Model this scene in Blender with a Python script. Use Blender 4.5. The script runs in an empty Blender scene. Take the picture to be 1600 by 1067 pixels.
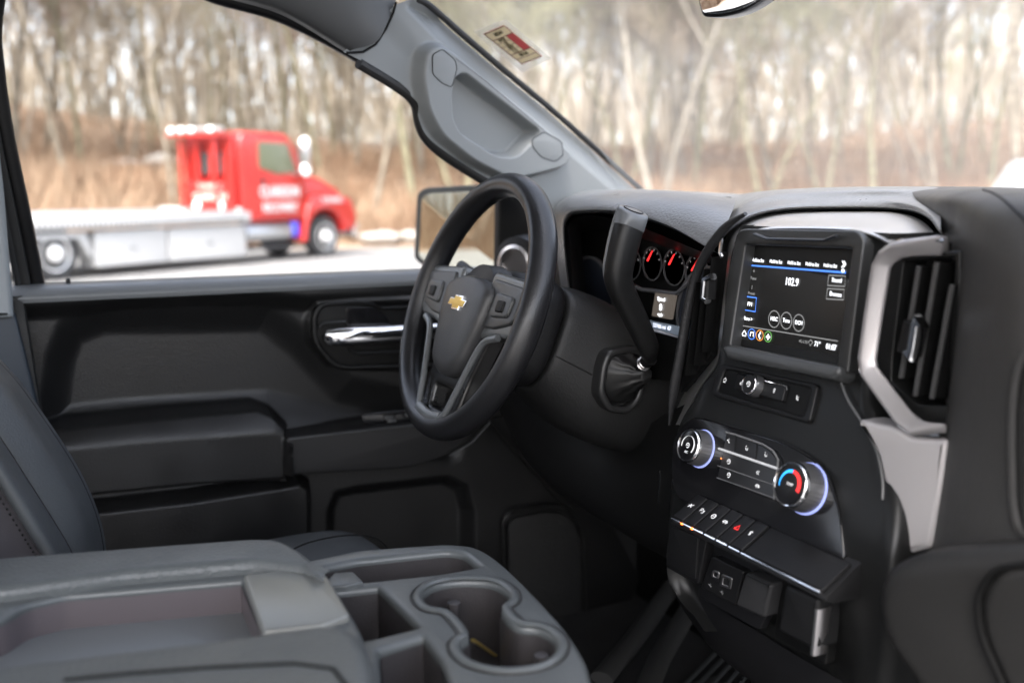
import bpy, bmesh, math, random
import numpy as np
from mathutils import Vector, Matrix
R = math.radians
scn = bpy.context.scene
COL = scn.collection
# ------------------------------------------------------------------ camera
F = 1555.6
CAM = np.array([.84, -.57, 1.60])
AZ = R(63.5); PT = math.atan((533.5-292)/F)
fwd = np.array([-math.sin(AZ)*math.cos(PT), math.cos(AZ)*math.cos(PT), -math.sin(PT)])
rt = np.array([math.cos(AZ), math.sin(AZ), 0.]); upv = np.cross(rt, fwd)
cd = bpy.data.cameras.new('camera'); cam = bpy.data.objects.new('camera', cd); COL.objects.link(cam)
cam.location = CAM
cam.rotation_euler = (R(90)-PT, 0, AZ)
cd.lens = 35; cd.sensor_width = 36; cd.clip_start = .02; cd.clip_end = 3000
cd.dof.use_dof = True; cd.dof.focus_distance = 1.22; cd.dof.aperture_fstop = 3.0
scn.camera = cam
# ------------------------------------------------------------------ sky and sun (overcast)
SUN_EL, SUN_AZ = R(52), R(135)       # azimuth measured from +Y towards +X
w = bpy.data.worlds.new("World"); scn.world = w; w.use_nodes = True
wn = w.node_tree; bg = wn.nodes['Background']
sky = wn.nodes.new('ShaderNodeTexSky'); sky.sky_type = 'NISHITA'; sky.sun_disc = False
sky.sun_elevation = SUN_EL; sky.sun_rotation = SUN_AZ; sky.dust_density = 4.0; sky.air_density = .8; sky.ozone_density = .6
hs = wn.nodes.new('ShaderNodeHueSaturation'); hs.inputs['Saturation'].default_value = .55
wn.links.new(sky.outputs[0], hs.inputs['Color']); wn.links.new(hs.outputs[0], bg.inputs[0]); bg.inputs[1].default_value = .15
sd = bpy.data.lights.new('sun', 'SUN'); sd.energy = 1.2; sd.angle = R(30); sd.color = (1, .96, .9)
sun = bpy.data.objects.new('sun', sd); COL.objects.link(sun)
sv = Vector((math.sin(SUN_AZ)*math.cos(SUN_EL), math.cos(SUN_AZ)*math.cos(SUN_EL), math.sin(SUN_EL)))
sun.rotation_euler = sv.to_track_quat('Z', 'Y').to_euler()
scn.view_settings.view_transform = 'Standard'; scn.view_settings.look = 'None'
scn.view_settings.exposure = 2.7; scn.view_settings.gamma = 1.0

# ------------------------------------------------------------------ projection helpers (a photo point on a plane of the real cabin)
def ray(u, v): return fwd*F + rt*(u-800) - upv*(v-533.5)
def PX(u, v, x): d = ray(u, v); return CAM + d*((x-CAM[0])/d[0])
def PY(u, v, y): d = ray(u, v); return CAM + d*((y-CAM[1])/d[1])
def PZ(u, v, z): d = ray(u, v); return CAM + d*((z-CAM[2])/d[2])
def PN(u, v, p0, n):
    d = ray(u, v); return CAM + d*(np.dot(np.array(p0)-CAM, n)/np.dot(d, n))
def proj(P):
    d = P-CAM; k = d@fwd
    return np.stack([800+F*(d@rt)/k, 533.5-F*(d@upv)/k], -1)

# ------------------------------------------------------------------ materials
MATS = {}
def mat(name, col=(.03, .03, .03), rough=.5, metal=0., bump=None, spec=.5, coat=0., var=None, emit=None, trans=None, alpha=None):
    if name in MATS: return MATS[name]
    m = bpy.data.materials.new(name); m.use_nodes = True; nt = m.node_tree; b = nt.nodes['Principled BSDF']
    b.inputs['Base Color'].default_value = (*col, 1); b.inputs['Roughness'].default_value = rough
    b.inputs['Metallic'].default_value = metal; b.inputs['Specular IOR Level'].default_value = spec
    b.inputs['Coat Weight'].default_value = coat
    tc = nt.nodes.new('ShaderNodeTexCoord')
    if bump:
        kind, sc, st, dist = bump
        if kind == 'grain':
            t = nt.nodes.new('ShaderNodeTexVoronoi'); t.inputs['Scale'].default_value = sc; t.feature = 'SMOOTH_F1'; o = t.outputs['Distance']
        else:
            t = nt.nodes.new('ShaderNodeTexNoise'); t.inputs['Scale'].default_value = sc; t.inputs['Detail'].default_value = 4; o = t.outputs['Fac']
        nt.links.new(tc.outputs['Object'], t.inputs['Vector'])
        bp = nt.nodes.new('ShaderNodeBump'); bp.inputs['Strength'].default_value = st; bp.inputs['Distance'].default_value = dist
        nt.links.new(o, bp.inputs['Height']); nt.links.new(bp.outputs[0], b.inputs['Normal'])
        rn = nt.nodes.new('ShaderNodeTexNoise'); rn.inputs['Scale'].default_value = 14; rn.inputs['Detail'].default_value = 6
        mr = nt.nodes.new('ShaderNodeMapRange'); mr.inputs['From Min'].default_value = .3; mr.inputs['From Max'].default_value = .7
        mr.inputs['To Min'].default_value = max(rough-.07, .05); mr.inputs['To Max'].default_value = min(rough+.10, 1)
        nt.links.new(tc.outputs['Object'], rn.inputs['Vector']); nt.links.new(rn.outputs['Fac'], mr.inputs['Value']); nt.links.new(mr.outputs[0], b.inputs['Roughness'])
    if var:
        sc, c2, lo, hi = var
        t = nt.nodes.new('ShaderNodeTexNoise'); t.inputs['Scale'].default_value = sc; t.inputs['Detail'].default_value = 5
        nt.links.new(tc.outputs['Object'], t.inputs['Vector'])
        r = nt.nodes.new('ShaderNodeValToRGB'); r.color_ramp.elements[0].position = lo; r.color_ramp.elements[1].position = hi
        r.color_ramp.elements[0].color = (*col, 1); r.color_ramp.elements[1].color = (*c2, 1)
        nt.links.new(t.outputs['Fac'], r.inputs[0]); nt.links.new(r.outputs[0], b.inputs['Base Color'])
    if emit:
        b.inputs['Emission Color'].default_value = (*emit[0], 1); b.inputs['Emission Strength'].default_value = emit[1]
    MATS[name] = m
    return m
def glass(name, tint=(1, 1, 1), refl=.08, dust=0.):
    if name in MATS: return MATS[name]
    m = bpy.data.materials.new(name); m.use_nodes = True; nt = m.node_tree
    nt.nodes.remove(nt.nodes['Principled BSDF']); out = nt.nodes['Material Output']
    tr = nt.nodes.new('ShaderNodeBsdfTransparent'); tr.inputs[0].default_value = (*tint, 1)
    gl = nt.nodes.new('ShaderNodeBsdfGlossy'); gl.inputs['Roughness'].default_value = .02
    lw = nt.nodes.new('ShaderNodeFresnel'); lw.inputs[0].default_value = 1.35
    ml = nt.nodes.new('ShaderNodeMath'); ml.operation = 'MULTIPLY'; ml.inputs[1].default_value = refl
    nt.links.new(lw.outputs[0], ml.inputs[0])
    mx = nt.nodes.new('ShaderNodeMixShader'); nt.links.new(ml.outputs[0], mx.inputs[0])
    nt.links.new(tr.outputs[0], mx.inputs[1]); nt.links.new(gl.outputs[0], mx.inputs[2])
    last = mx
    if dust:
        df = nt.nodes.new('ShaderNodeBsdfTranslucent'); df.inputs[0].default_value = (.9, .9, .88, 1)
        m2 = nt.nodes.new('ShaderNodeMixShader')
        tc = nt.nodes.new('ShaderNodeTexCoord'); tn = nt.nodes.new('ShaderNodeTexNoise'); tn.inputs['Scale'].default_value = 5
        tn.inputs['Detail'].default_value = 6
        nt.links.new(tc.outputs['Object'], tn.inputs['Vector'])
        mm = nt.nodes.new('ShaderNodeMath'); mm.operation = 'MULTIPLY'; mm.inputs[1].default_value = dust*2
        nt.links.new(tn.outputs['Fac'], mm.inputs[0]); nt.links.new(mm.outputs[0], m2.inputs[0])
        nt.links.new(mx.outputs[0], m2.inputs[1]); nt.links.new(df.outputs[0], m2.inputs[2]); last = m2
    nt.links.new(last.outputs[0], out.inputs[0]); MATS[name] = m
    return m
BLK = mat('black_plastic', (.008, .008, .0085), .44, spec=.25, bump=('grain', 600, .3, .0004))
BLK2 = mat('door_black_plastic', (.009, .009, .0092), .36, spec=.42, bump=('grain', 380, .45, .0007))
SAT = mat('satin_black_plastic', (.009, .0092, .0092), .34, spec=.28, bump=('noise', 900, .05, .0002))
DEEP = mat('deep_black_plastic', (.004, .004, .004), .5, spec=.2)
GLOSS = mat('gloss_black', (.008, .008, .009), .12)
PAD = mat('grained_dash_pad_lit', (.115, .119, .124), .34, spec=.6, bump=('grain', 330, .5, .0009))  # pad colour lightened to stand in for the sky sheen on the dash top
SIDEPAD = mat('side_pad_shaded', (.052, .051, .050), .46, spec=.22, bump=('grain', 400, .4, .0006))  # same dash surface, darker copy for the shaded passenger face
LEA = mat('wheel_leather', (.009, .009, .010), .36, bump=('grain', 480, .4, .0005))
LEAB = mat('wheel_smooth_leather', (.010, .010, .010), .30, bump=('noise', 300, .1, .0004))
TRIM = mat('grey_pillar_plastic', (.175, .188, .193), .46, bump=('noise', 800, .12, .0003))
HEAD = mat('roof_trim_plastic', (.045, .047, .049), .5, bump=('noise', 800, .12, .0003))
CONS = mat('console_charcoal_lit', (.070, .0765, .0775), .36, bump=('grain', 450, .3, .0006))  # charcoal like the other plastics, lightened to stand for sky light on it
CONV = mat('armrest_vinyl', (.067, .0735, .0745), .44, bump=('grain', 350, .6, .001))
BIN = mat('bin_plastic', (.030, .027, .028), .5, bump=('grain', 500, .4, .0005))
CLOTH = mat('seat_vinyl', (.048, .053, .057), .48, bump=('grain', 400, .4, .0006))
CLOTH2 = mat('seat_cloth', (.042, .037, .040), .85, bump=('noise', 900, .5, .0008))
CHR = mat('chrome', (.85, .86, .88), .10, 1.0)
SCHR = mat('satin_chrome', (.62, .60, .60), .30, 1.0)
SILV = mat('silver_paint_trim', (.42, .40, .40), .40, .15, bump=('noise', 1500, .03, .0001))
RUB = mat('black_rubber', (.010, .010, .010), .6)
WHT = mat('white_marking', (.75, .75, .75), .5, emit=((1, 1, 1), .05))
SCRT = mat('screen_text', (0, 0, 0), .6, emit=((.93, .95, 1), .45))
SCRD = mat('screen_dim_text', (0, 0, 0), .6, emit=((.5, .5, .5), .12))
SCRB = mat('screen_blue', (0, 0, 0), .6, emit=((.05, .16, .6), .45))
SCRO = mat('screen_orange', (0, 0, 0), .6, emit=((.8, .3, .05), .3))
SCRG = mat('screen_green', (0, 0, 0), .6, emit=((.15, .45, .1), .25))
SCR = mat('screen_panel', (.004, .004, .004), .25, emit=((.5, .48, .46), .0035))
NEED = mat('gauge_needle_red', (.3, .005, .005), .5, emit=((1, .03, .03), .4))
LEDR = mat('red_marking', (.4, .02, .02), .5, emit=((1, .03, .03), .25))
LEDO = mat('amber_led', (.4, .1, .02), .5, emit=((1, .2, .03), .8))
LEDB = mat('knob_glow', (.3, .35, .8), .5, emit=((.42, .5, 1), .075))
CYAN = mat('blue_marking', (.02, .2, .5), .5, emit=((.03, .35, .9), .3))

# ------------------------------------------------------------------ object helpers
def thing(name, label, cat, loc=(0, 0, 0), group=None):
    o = bpy.data.objects.new(name, None); COL.objects.link(o); o.location = loc; o.empty_display_size = .1
    o['label'] = label; o['category'] = cat
    if group: o['group'] = group
    return o
def tag(o, label, cat, group=None):
    o['label'] = label; o['category'] = cat
    if group: o['group'] = group
    return o
def rootinv(p):
    m = Matrix.Translation(p.location) if p.type == 'EMPTY' else Matrix.Identity(4)
    q = p
    M = Matrix.Identity(4)
    chain = []
    while q: chain.append(q); q = q.parent
    for q in reversed(chain): M = M @ q.matrix_parent_inverse @ q.matrix_basis
    return M.inverted()
def finish(me, name, m, parent=None, smooth=35, local=False):
    o = bpy.data.objects.new(name, me); COL.objects.link(o)
    if m: me.materials.clear(); me.materials.append(m)
    if smooth:
        me.polygons.foreach_set('use_smooth', [True]*len(me.polygons)); me.set_sharp_from_angle(angle=R(smooth))
    if parent:
        o.parent = parent
        if not local: o.matrix_parent_inverse = rootinv(parent)
    return o
def mesh(name, V, Fc, m, parent=None, smooth=35, local=False):
    me = bpy.data.meshes.new(name); me.from_pydata([tuple(map(float, v)) for v in V], [], [tuple(map(int, f)) for f in Fc]); me.validate(); me.update()
    return finish(me, name, m, parent, smooth, local)
class MB:
    def __init__(s): s.V = []; s.F = []
    def add(s, V, Fc):
        k = len(s.V); s.V += [tuple(v) for v in V]; s.F += [tuple(i+k for i in f) for f in Fc]
    def box(s, c, d, rot=None):
        V = [np.array([x*d[0]/2, y*d[1]/2, z*d[2]/2]) for x in (-1, 1) for y in (-1, 1) for z in (-1, 1)]
        if rot is not None: V = [rot@v for v in V]
        s.add([v+np.array(c) for v in V], [(0, 1, 3, 2), (4, 6, 7, 5), (0, 4, 5, 1), (2, 3, 7, 6), (0, 2, 6, 4), (1, 5, 7, 3)])
    def tube(s, path, rad, n=10, cap=True, n2=None, ref=None):
        P = [np.array(p, float) for p in path]; rad = rad if hasattr(rad, '__len__') else [rad]*len(P)
        V = []; 
        for i, p in enumerate(P):
            t = P[min(i+1, len(P)-1)]-P[max(i-1, 0)]; t /= np.linalg.norm(t)+1e-12
            if i == 0:
                a = np.array(ref, float) if ref is not None else (np.array([0, 0, 1.]) if abs(t[2]) < .9 else np.array([1., 0, 0]))
            a = a-t*(a@t); a /= np.linalg.norm(a)+1e-12; b = np.cross(t, a)
            r = rad[i]; r1, r2 = (r if hasattr(r, '__len__') else (r, r))
            for k in range(n):
                th = 2*math.pi*k/n; c, sn = math.cos(th), math.sin(th)
                if n2: c = math.copysign(abs(c)**n2, c); sn = math.copysign(abs(sn)**n2, sn)
                V.append(p+a*r1*c+b*r2*sn)
        Fc = [(i*n+k, i*n+(k+1) % n, (i+1)*n+(k+1) % n, (i+1)*n+k) for i in range(len(P)-1) for k in range(n)]
        if cap: Fc += [tuple(range(n))[::-1], tuple((len(P)-1)*n+k for k in range(n))]
        s.add(V, Fc)
    def lathe(s, o, ax, prof, n=32):
        o = np.array(o, float); ax = np.array(ax, float); ax /= np.linalg.norm(ax)
        a = np.cross(ax, [0, 0, 1.] if abs(ax[2]) < .9 else [1., 0, 0]); a /= np.linalg.norm(a); b = np.cross(ax, a)
        V = []; 
        for r, h in prof:
            for k in range(n):
                th = 2*math.pi*k/n; V.append(o+ax*h+(a*math.cos(th)+b*math.sin(th))*max(r, 1e-5))
        m = len(prof)
        Fc = [(i*n+k, i*n+(k+1) % n, (i+1)*n+(k+1) % n, (i+1)*n+k) for i in range(m-1) for k in range(n)]
        Fc += [tuple(range(n))[::-1], tuple((m-1)*n+k for k in range(n))]
        s.add(V, Fc)
    def build(s, name, m, parent=None, smooth=35, local=False, bevel=0, seg=2):
        o = mesh(name, s.V, s.F, m, parent, 0, local)
        if bevel:
            bm = bmesh.new(); bm.from_mesh(o.data); bmesh.ops.recalc_face_normals(bm, faces=bm.faces)
            es = [e for e in bm.edges if len(e.link_faces) == 2 and e.calc_face_angle(0) > R(40)]
            bmesh.ops.bevel(bm, geom=es, offset=bevel, segments=seg, affect='EDGES', profile=.5); bm.to_mesh(o.data); bm.free()
        else:
            bm = bmesh.new(); bm.from_mesh(o.data); bmesh.ops.recalc_face_normals(bm, faces=bm.faces); bm.to_mesh(o.data); bm.free()
        if smooth:
            o.data.polygons.foreach_set('use_smooth', [True]*len(o.data.polygons)); o.data.set_sharp_from_angle(angle=R(smooth))
        return o
def cat_rom(pts, n=8, closed=False):
    P = [np.array(p, float) for p in pts]; out = []; m = len(P)
    for i in range(m if closed else m-1):
        p1, p2 = P[i], P[(i+1) % m]
        p0 = P[i-1] if (closed or i > 0) else 2*p1-p2
        p3 = P[(i+2) % m] if (closed or i+2 < m) else 2*p2-p1
        for k in range(n):
            t = k/n; out.append(.5*((2*p1)+(-p0+p2)*t+(2*p0-5*p1+4*p2-p3)*t*t+(-p0+3*p1-3*p2+p3)*t**3))
    if not closed: out.append(P[-1])
    return out
def resamp(P, n):
    P = np.array(P, float); d = np.r_[0, np.cumsum(np.linalg.norm(np.diff(P, axis=0), axis=1))]
    t = np.linspace(0, d[-1], n)
    return np.stack([np.interp(t, d, P[:, k]) for k in range(P.shape[1])], -1)
def rpoly(pts, r=6, seg=5):
    """polygon with rounded corners; r may be a list"""
    P = [np.array(p, float) for p in pts]; m = len(P); out = []
    for i in range(m):
        ri = r[i] if hasattr(r, '__len__') else r
        a, b, c = P[i-1], P[i], P[(i+1) % m]
        la, lc = np.linalg.norm(a-b), np.linalg.norm(c-b); rr = min(ri, la*.48, lc*.48)
        if rr < 1e-9: out.append(b); continue
        p, q = b+(a-b)/la*rr, b+(c-b)/lc*rr
        for k in range(seg+1):
            t = k/seg; out.append((1-t)**2*p+2*t*(1-t)*b+t*t*q)
    return out
def frame_of(P, n=None):
    P = np.array(P, float); o = P.mean(0)
    if n is None:
        n = np.zeros(3)
        for i in range(len(P)): n += np.cross(P[i]-o, P[(i+1) % len(P)]-o)
    n = np.array(n, float); n /= np.linalg.norm(n)
    if n@(CAM-o) < 0: n = -n
    ex = np.cross([0, 0, 1.], n)
    if np.linalg.norm(ex) < .2: ex = np.array([1., 0, 0])-n*n[0]
    ex /= np.linalg.norm(ex); ey = np.cross(n, ex)
    return o, ex, ey, n
def curve_to_mesh(cu, M, name, m, parent, smooth, local=False):
    t = bpy.data.objects.new('tmp', cu); COL.objects.link(t)
    bpy.context.view_layer.update()
    me = bpy.data.meshes.new_from_object(t.evaluated_get(bpy.context.evaluated_depsgraph_get()))
    bpy.data.objects.remove(t); bpy.data.curves.remove(cu)
    me.transform(M); me.name = name
    return finish(me, name, m, parent, smooth, local)
def plate(name, pts, m, parent=None, th=.004, bev=.001, lift=0., holes=(), n=None, res=2, smooth=40, fr=None, local=False):
    o, ex, ey, nn = fr or frame_of(pts, n)
    loops = []
    for li, loop in enumerate([pts]+list(holes)):
        L = [np.array([(np.array(p)-o)@ex, (np.array(p)-o)@ey]) for p in loop]
        L = [p for k, p in enumerate(L) if np.linalg.norm(p-L[k-1]) > 1e-6]
        a = sum(L[k-1][0]*L[k][1]-L[k][0]*L[k-1][1] for k in range(len(L)))
        if (a > 0) == (li > 0): L = L[::-1]
        L = np.array(L); m_ = len(L); t1 = np.roll(L, -1, 0)-L; t1 /= np.linalg.norm(t1, axis=1)[:, None]; t0 = np.roll(t1, 1, 0)
        n1 = np.stack([-t1[:, 1], t1[:, 0]], -1); n0_ = np.stack([-t0[:, 1], t0[:, 0]], -1); b = n1+n0_
        b /= np.maximum(np.linalg.norm(b, axis=1), 1e-6)[:, None]; c = np.maximum((b*n1).sum(1), .5)
        loops.append((L, b/c[:, None]))
    bev = min(bev, th*.95)
    V = []; Fc = []; front = []; backi = []
    for L, b in loops:
        m_ = len(L); base = len(V)
        V += [(*p, -th) for p in L]
        prof = [(0., -bev)] if bev > 0 else [(0., 0.)]
        if bev > 0:
            for k in range(1, res+2):
                q = math.pi/2*k/(res+1); prof.append((bev*(1-math.cos(q)), -bev*(1-math.sin(q))))
        for ins, z_ in prof: V += [(*(p+q_*ins), z_) for p, q_ in zip(L, b)]
        K = len(prof)+1
        for r_ in range(K-1):
            for k in range(m_):
                a0, a1 = base+r_*m_+k, base+r_*m_+(k+1) % m_; Fc.append((a0, a1, a1+m_, a0+m_))
        front.append(list(range(base+(K-1)*m_, base+K*m_))); backi.append(list(range(base, base+m_)))
    from mathutils.geometry import tessellate_polygon
    for idx, fl in ((front, False), (backi, True)):
        flat = [q for l in idx for q in l]
        for t in tessellate_polygon([[Vector((V[q][0], V[q][1], 0)) for q in l] for l in idx]):
            t = [flat[q] for q in t]; A_, B_, C_ = (V[q] for q in t)
            ccw = (B_[0]-A_[0])*(C_[1]-A_[1])-(B_[1]-A_[1])*(C_[0]-A_[0]) > 0
            Fc.append(tuple(t) if ccw != fl else tuple(t[::-1]))
    W3 = [o+ex*v[0]+ey*v[1]+nn*(v[2]+lift) for v in V]
    return mesh(name, W3, Fc, m, parent, smooth, local)
def text(name, s, o, ex, ey, size, m, parent=None, th=.0003, align='CENTER', xs=1., off=0., local=False):
    o = np.array(o, float); ex = np.array(ex, float); ex /= np.linalg.norm(ex); ey = np.array(ey, float); ey /= np.linalg.norm(ey); nn = np.cross(ex, ey)
    cu = bpy.data.curves.new('t', 'FONT'); cu.body = s; cu.size = size; cu.extrude = th/2; cu.align_x = align; cu.align_y = 'CENTER'; cu.offset = off
    cu.resolution_u = 3
    M = Matrix(((ex[0]*xs, ey[0], nn[0], o[0]), (ex[1]*xs, ey[1], nn[1], o[1]), (ex[2]*xs, ey[2], nn[2], o[2]), (0, 0, 0, 1)))
    return curve_to_mesh(cu, M, name, m, parent, 0, local)
def skin(name, rows, m, parent=None, n=40, sub=4, closed=False, caps=False, smooth=50, thick=0):
    """surface through rows of 3D points (each resampled to n), smooth across rows"""
    Rr = [resamp(cat_rom(r, 6), n) if len(r) > 2 else resamp(r, n) for r in rows]
    G = np.array(Rr); out = []
    for j in range(n): out.append(cat_rom(G[:, j], sub) if sub > 1 else list(G[:, j]))
    A = np.array(out).transpose(1, 0, 2); K = A.shape[0]
    V = A.reshape(-1, 3); Fc = [(i*n+j, i*n+j+1, (i+1)*n+j+1, (i+1)*n+j) for i in range(K-1) for j in range(n-1)]
    if closed: Fc += [(i*n+n-1, i*n, (i+1)*n, (i+1)*n+n-1) for i in range(K-1)]
    if caps: Fc += [tuple(range(n)), tuple((K-1)*n+j for j in range(n))[::-1]]
    o = mesh(name, V, Fc, m, parent, smooth)
    if thick:
        md = o.modifiers.new('s', 'SOLIDIFY'); md.thickness = thick; md.offset = 0
    return o
def sdf(Q, poly):
    """signed distance of points Q (N,2) to polygon, negative inside"""
    P = np.array(poly, float); d = np.full(len(Q), 1e9); ins = np.zeros(len(Q), bool)
    for i in range(len(P)):
        a, b = P[i-1], P[i]; e = b-a; wv = Q-a
        t = np.clip((wv@e)/max(e@e, 1e-12), 0, 1); dd = wv-t[:, None]*e
        d = np.minimum(d, np.hypot(dd[:, 0], dd[:, 1]))
        c = ((a[1] > Q[:, 1]) != (b[1] > Q[:, 1]))
        with np.errstate(divide='ignore', invalid='ignore'):
            xx = (b[0]-a[0])*(Q[:, 1]-a[1])/(b[1]-a[1])+a[0]
        ins ^= c & (Q[:, 0] < xx)
    return np.where(ins, -d, d)
def relief(name, A, B, na, nb, nrm, feats, m, parent=None, smooth=60):
    """sheet ruled between curves A and B (3D), displaced along nrm by smooth raised or sunk outlines.
    feats: (poly_px, height, falloff_px, ref_height)"""
    A = resamp(A, na); B = resamp(B, na); t = np.linspace(0, 1, nb)[:, None, None]
    G = A[None]*(1-t)+B[None]*t; P = G.reshape(-1, 3); nrm = np.array(nrm, float); nrm /= np.linalg.norm(nrm)
    h = np.zeros(len(P))
    for poly, hh, fo, ref in feats:
        s = sdf(proj(P+nrm*ref), poly); k = np.clip(.5-s/fo, 0, 1); k = k*k*(3-2*k); h = h+hh*k
    P = P+nrm*h[:, None]
    Fc = [(i*na+j, i*na+j+1, (i+1)*na+j+1, (i+1)*na+j) for i in range(nb-1) for j in range(na-1)]
    return mesh(name, P, Fc, m, parent, smooth)
def circ(o, ex, ey, r, n=40, ry=None): return [np.array(o)+np.array(ex)*r*math.cos(2*math.pi*k/n)+np.array(ey)*(ry or r)*math.sin(2*math.pi*k/n) for k in range(n)]
rnd = random.Random(7)
X, Y, Z = np.eye(3)

# ================================================================== ground and hillside
def hz(x, y):
    r = math.hypot(x, y); a = math.atan2(-x, y)
    t = max(0, r-29-3*math.sin(a*3+1)); h = .165*t if t < 36 else 5.94+.06*(t-36)
    return h*(.8+.25*math.sin(a*4+.5)+.1*math.sin(r*.13+a*7))+.25*math.sin(x*.31+y*.17)*min(1, t/8)
gr = [0, 6, 12, 18, 22, 25]+list(range(27, 90, 2))+[95, 105, 120, 150, 200, 400, 1500]
V = []; ns = 120
for r in gr:
    for k in range(ns):
        a = 2*math.pi*k/ns; x, y = -r*math.sin(a), r*math.cos(a); front = R(15) < a < R(215)
        z = hz(x, y) if front or r < 27 else hz(x, y)*.25
        V.append((x, y, z-.01))
Fc = [(i*ns+k, i*ns+(k+1) % ns, (i+1)*ns+(k+1) % ns, (i+1)*ns+k) for i in range(len(gr)-1) for k in range(ns)]
LEAF = mat('leaf_litter', (.17, .115, .075), .9, var=(.8, (.26, .19, .13), .35, .65), bump=('noise', 6, 1, .1))
g = mesh('ground', V, Fc, LEAF); g['kind'] = 'structure'
ASPH = mat('pale_asphalt', (.15, .15, .15), .75, var=(1.5, (.19, .19, .187), .4, .6), bump=('noise', 60, .4, .01))
Vp = [(0, 0, .012)]+[(-(25+1.2*math.sin(k*.5))*math.sin(2*math.pi*k/72), (25+1.2*math.sin(k*.5))*math.cos(2*math.pi*k/72), .012) for k in range(72)]
o = mesh('parking_lot', Vp, [(0, 1+k, 1+(k+1) % 72) for k in range(72)], ASPH); o['kind'] = 'structure'

# dry brush: thin leaning blades over the foot of the hill (nobody could count it)
def brush():
    n = 95000; rg = np.random.default_rng(3)
    a = rg.uniform(R(25), R(205), n); r = 26.5+rg.beta(1.1, 2.0, n)*46
    x, y = -r*np.sin(a), r*np.cos(a); cl = np.sin(x*.9)+np.sin(y*.7+1)+np.sin((x+y)*.37)
    h = rg.uniform(.25, 1.0, n)*(1+.28*cl).clip(.3)*1.1
    V = np.zeros((n, 3, 3)); z = np.array([hz(p, q) for p, q in zip(x, y)])
    w_ = rg.uniform(.015, .06, n); th = rg.uniform(0, 3.14, n)
    V[:, 0] = np.stack([x-w_*np.cos(th), y-w_*np.sin(th), z-.05], -1); V[:, 1] = np.stack([x+w_*np.cos(th), y+w_*np.sin(th), z-.05], -1)
    V[:, 2] = np.stack([x+rg.normal(0, .35, n)*h, y+rg.normal(0, .35, n)*h, z+h], -1)
    me = bpy.data.meshes.new('dry_brush'); me.from_pydata(V.reshape(-1, 3).tolist(), [], np.arange(3*n).reshape(n, 3).tolist())
    m = mat('dry_brush_stems', (.18, .105, .062), .9, var=(.35, (.27, .195, .13), .35, .65))
    o = finish(me, 'dry_brush', m, None, 0); o['kind'] = 'stuff'; o['label'] = 'dry tan and rust coloured brush covering the foot of the slope'; o['category'] = 'brush'
brush()

# bare winter trees
BARK = [mat('grey_bark', (.095, .080, .058), .9, var=(3, (.20, .175, .135), .35, .65)), mat('olive_bark', (.11, .10, .06), .9, var=(3, (.21, .20, .13), .35, .65)), mat('pale_bark', (.15, .135, .105), .9, var=(3, (.23, .21, .175), .35, .65))]
TWIG = [mat('tan_twigs', (.23, .195, .145), .9), mat('olive_twigs', (.22, .215, .13), .9), mat('rusty_twigs', (.27, .195, .15), .9)]
def tree_meshes(seed, H, lean):
    rg = random.Random(seed); tr = MB(); tw = MB()
    def branch(mb, p, d, L, r, lev):
        n = 5 if lev < 2 else 3; pts = [p]; rad = [r]; q = np.array(p, float); dd = np.array(d, float)
        for i in range(n):
            dd = dd+np.array([rg.gauss(0, .13), rg.gauss(0, .13), rg.gauss(.05, .08)])*(1.2 if lev else .75); dd /= np.linalg.norm(dd)
            q = q+dd*L/n; pts.append(q.copy()); rad.append(r*(1-(i+1)/n*.8))
        mb.tube(pts, rad, 7 if lev == 0 else (4 if lev == 1 else 3), cap=False)
        if lev >= 4: return
        cnt = {0: 11, 1: 7, 2: 6, 3: 5}[lev]
        for k in range(cnt):
            t = rg.uniform(.35 if lev == 0 else .2, 1.); i = min(int(t*n), n-1); b = pts[i]+(pts[i+1]-pts[i])*(t*n-i)
            v = np.array([rg.gauss(0, 1), rg.gauss(0, 1), rg.uniform(.1, 1.2)]); v /= np.linalg.norm(v)
            nd = dd*.5+v*.9; nd /= np.linalg.norm(nd)
            branch(tw if lev >= 1 else tr, b, nd, L*rg.uniform(.35, .6)*(1 if lev else .75), r*(1-t*.75)*rg.uniform(.35, .55)+.008, lev+1)
    branch(tr, (0, 0, -.3), np.array([lean, 0, 1.]), H, H*.0066, 0)
    if seed % 2: branch(tr, (0, 0, -.3), np.array([-.3, .1, 1.])/1.05, H*.8, H*.0056, 0)
    a = bpy.data.meshes.new('trunk'); a.from_pydata([tuple(v) for v in tr.V], [], tr.F)
    b = bpy.data.meshes.new('crown'); b.from_pydata([tuple(v) for v in tw.V], [], tw.F)
    return a, b
protos = [tree_meshes(s, H, l) for s, H, l in ((1, 15, .12), (2, 18, -.08), (4, 14, .22), (6, 20, .05), (7, 12, -.18))]
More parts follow.
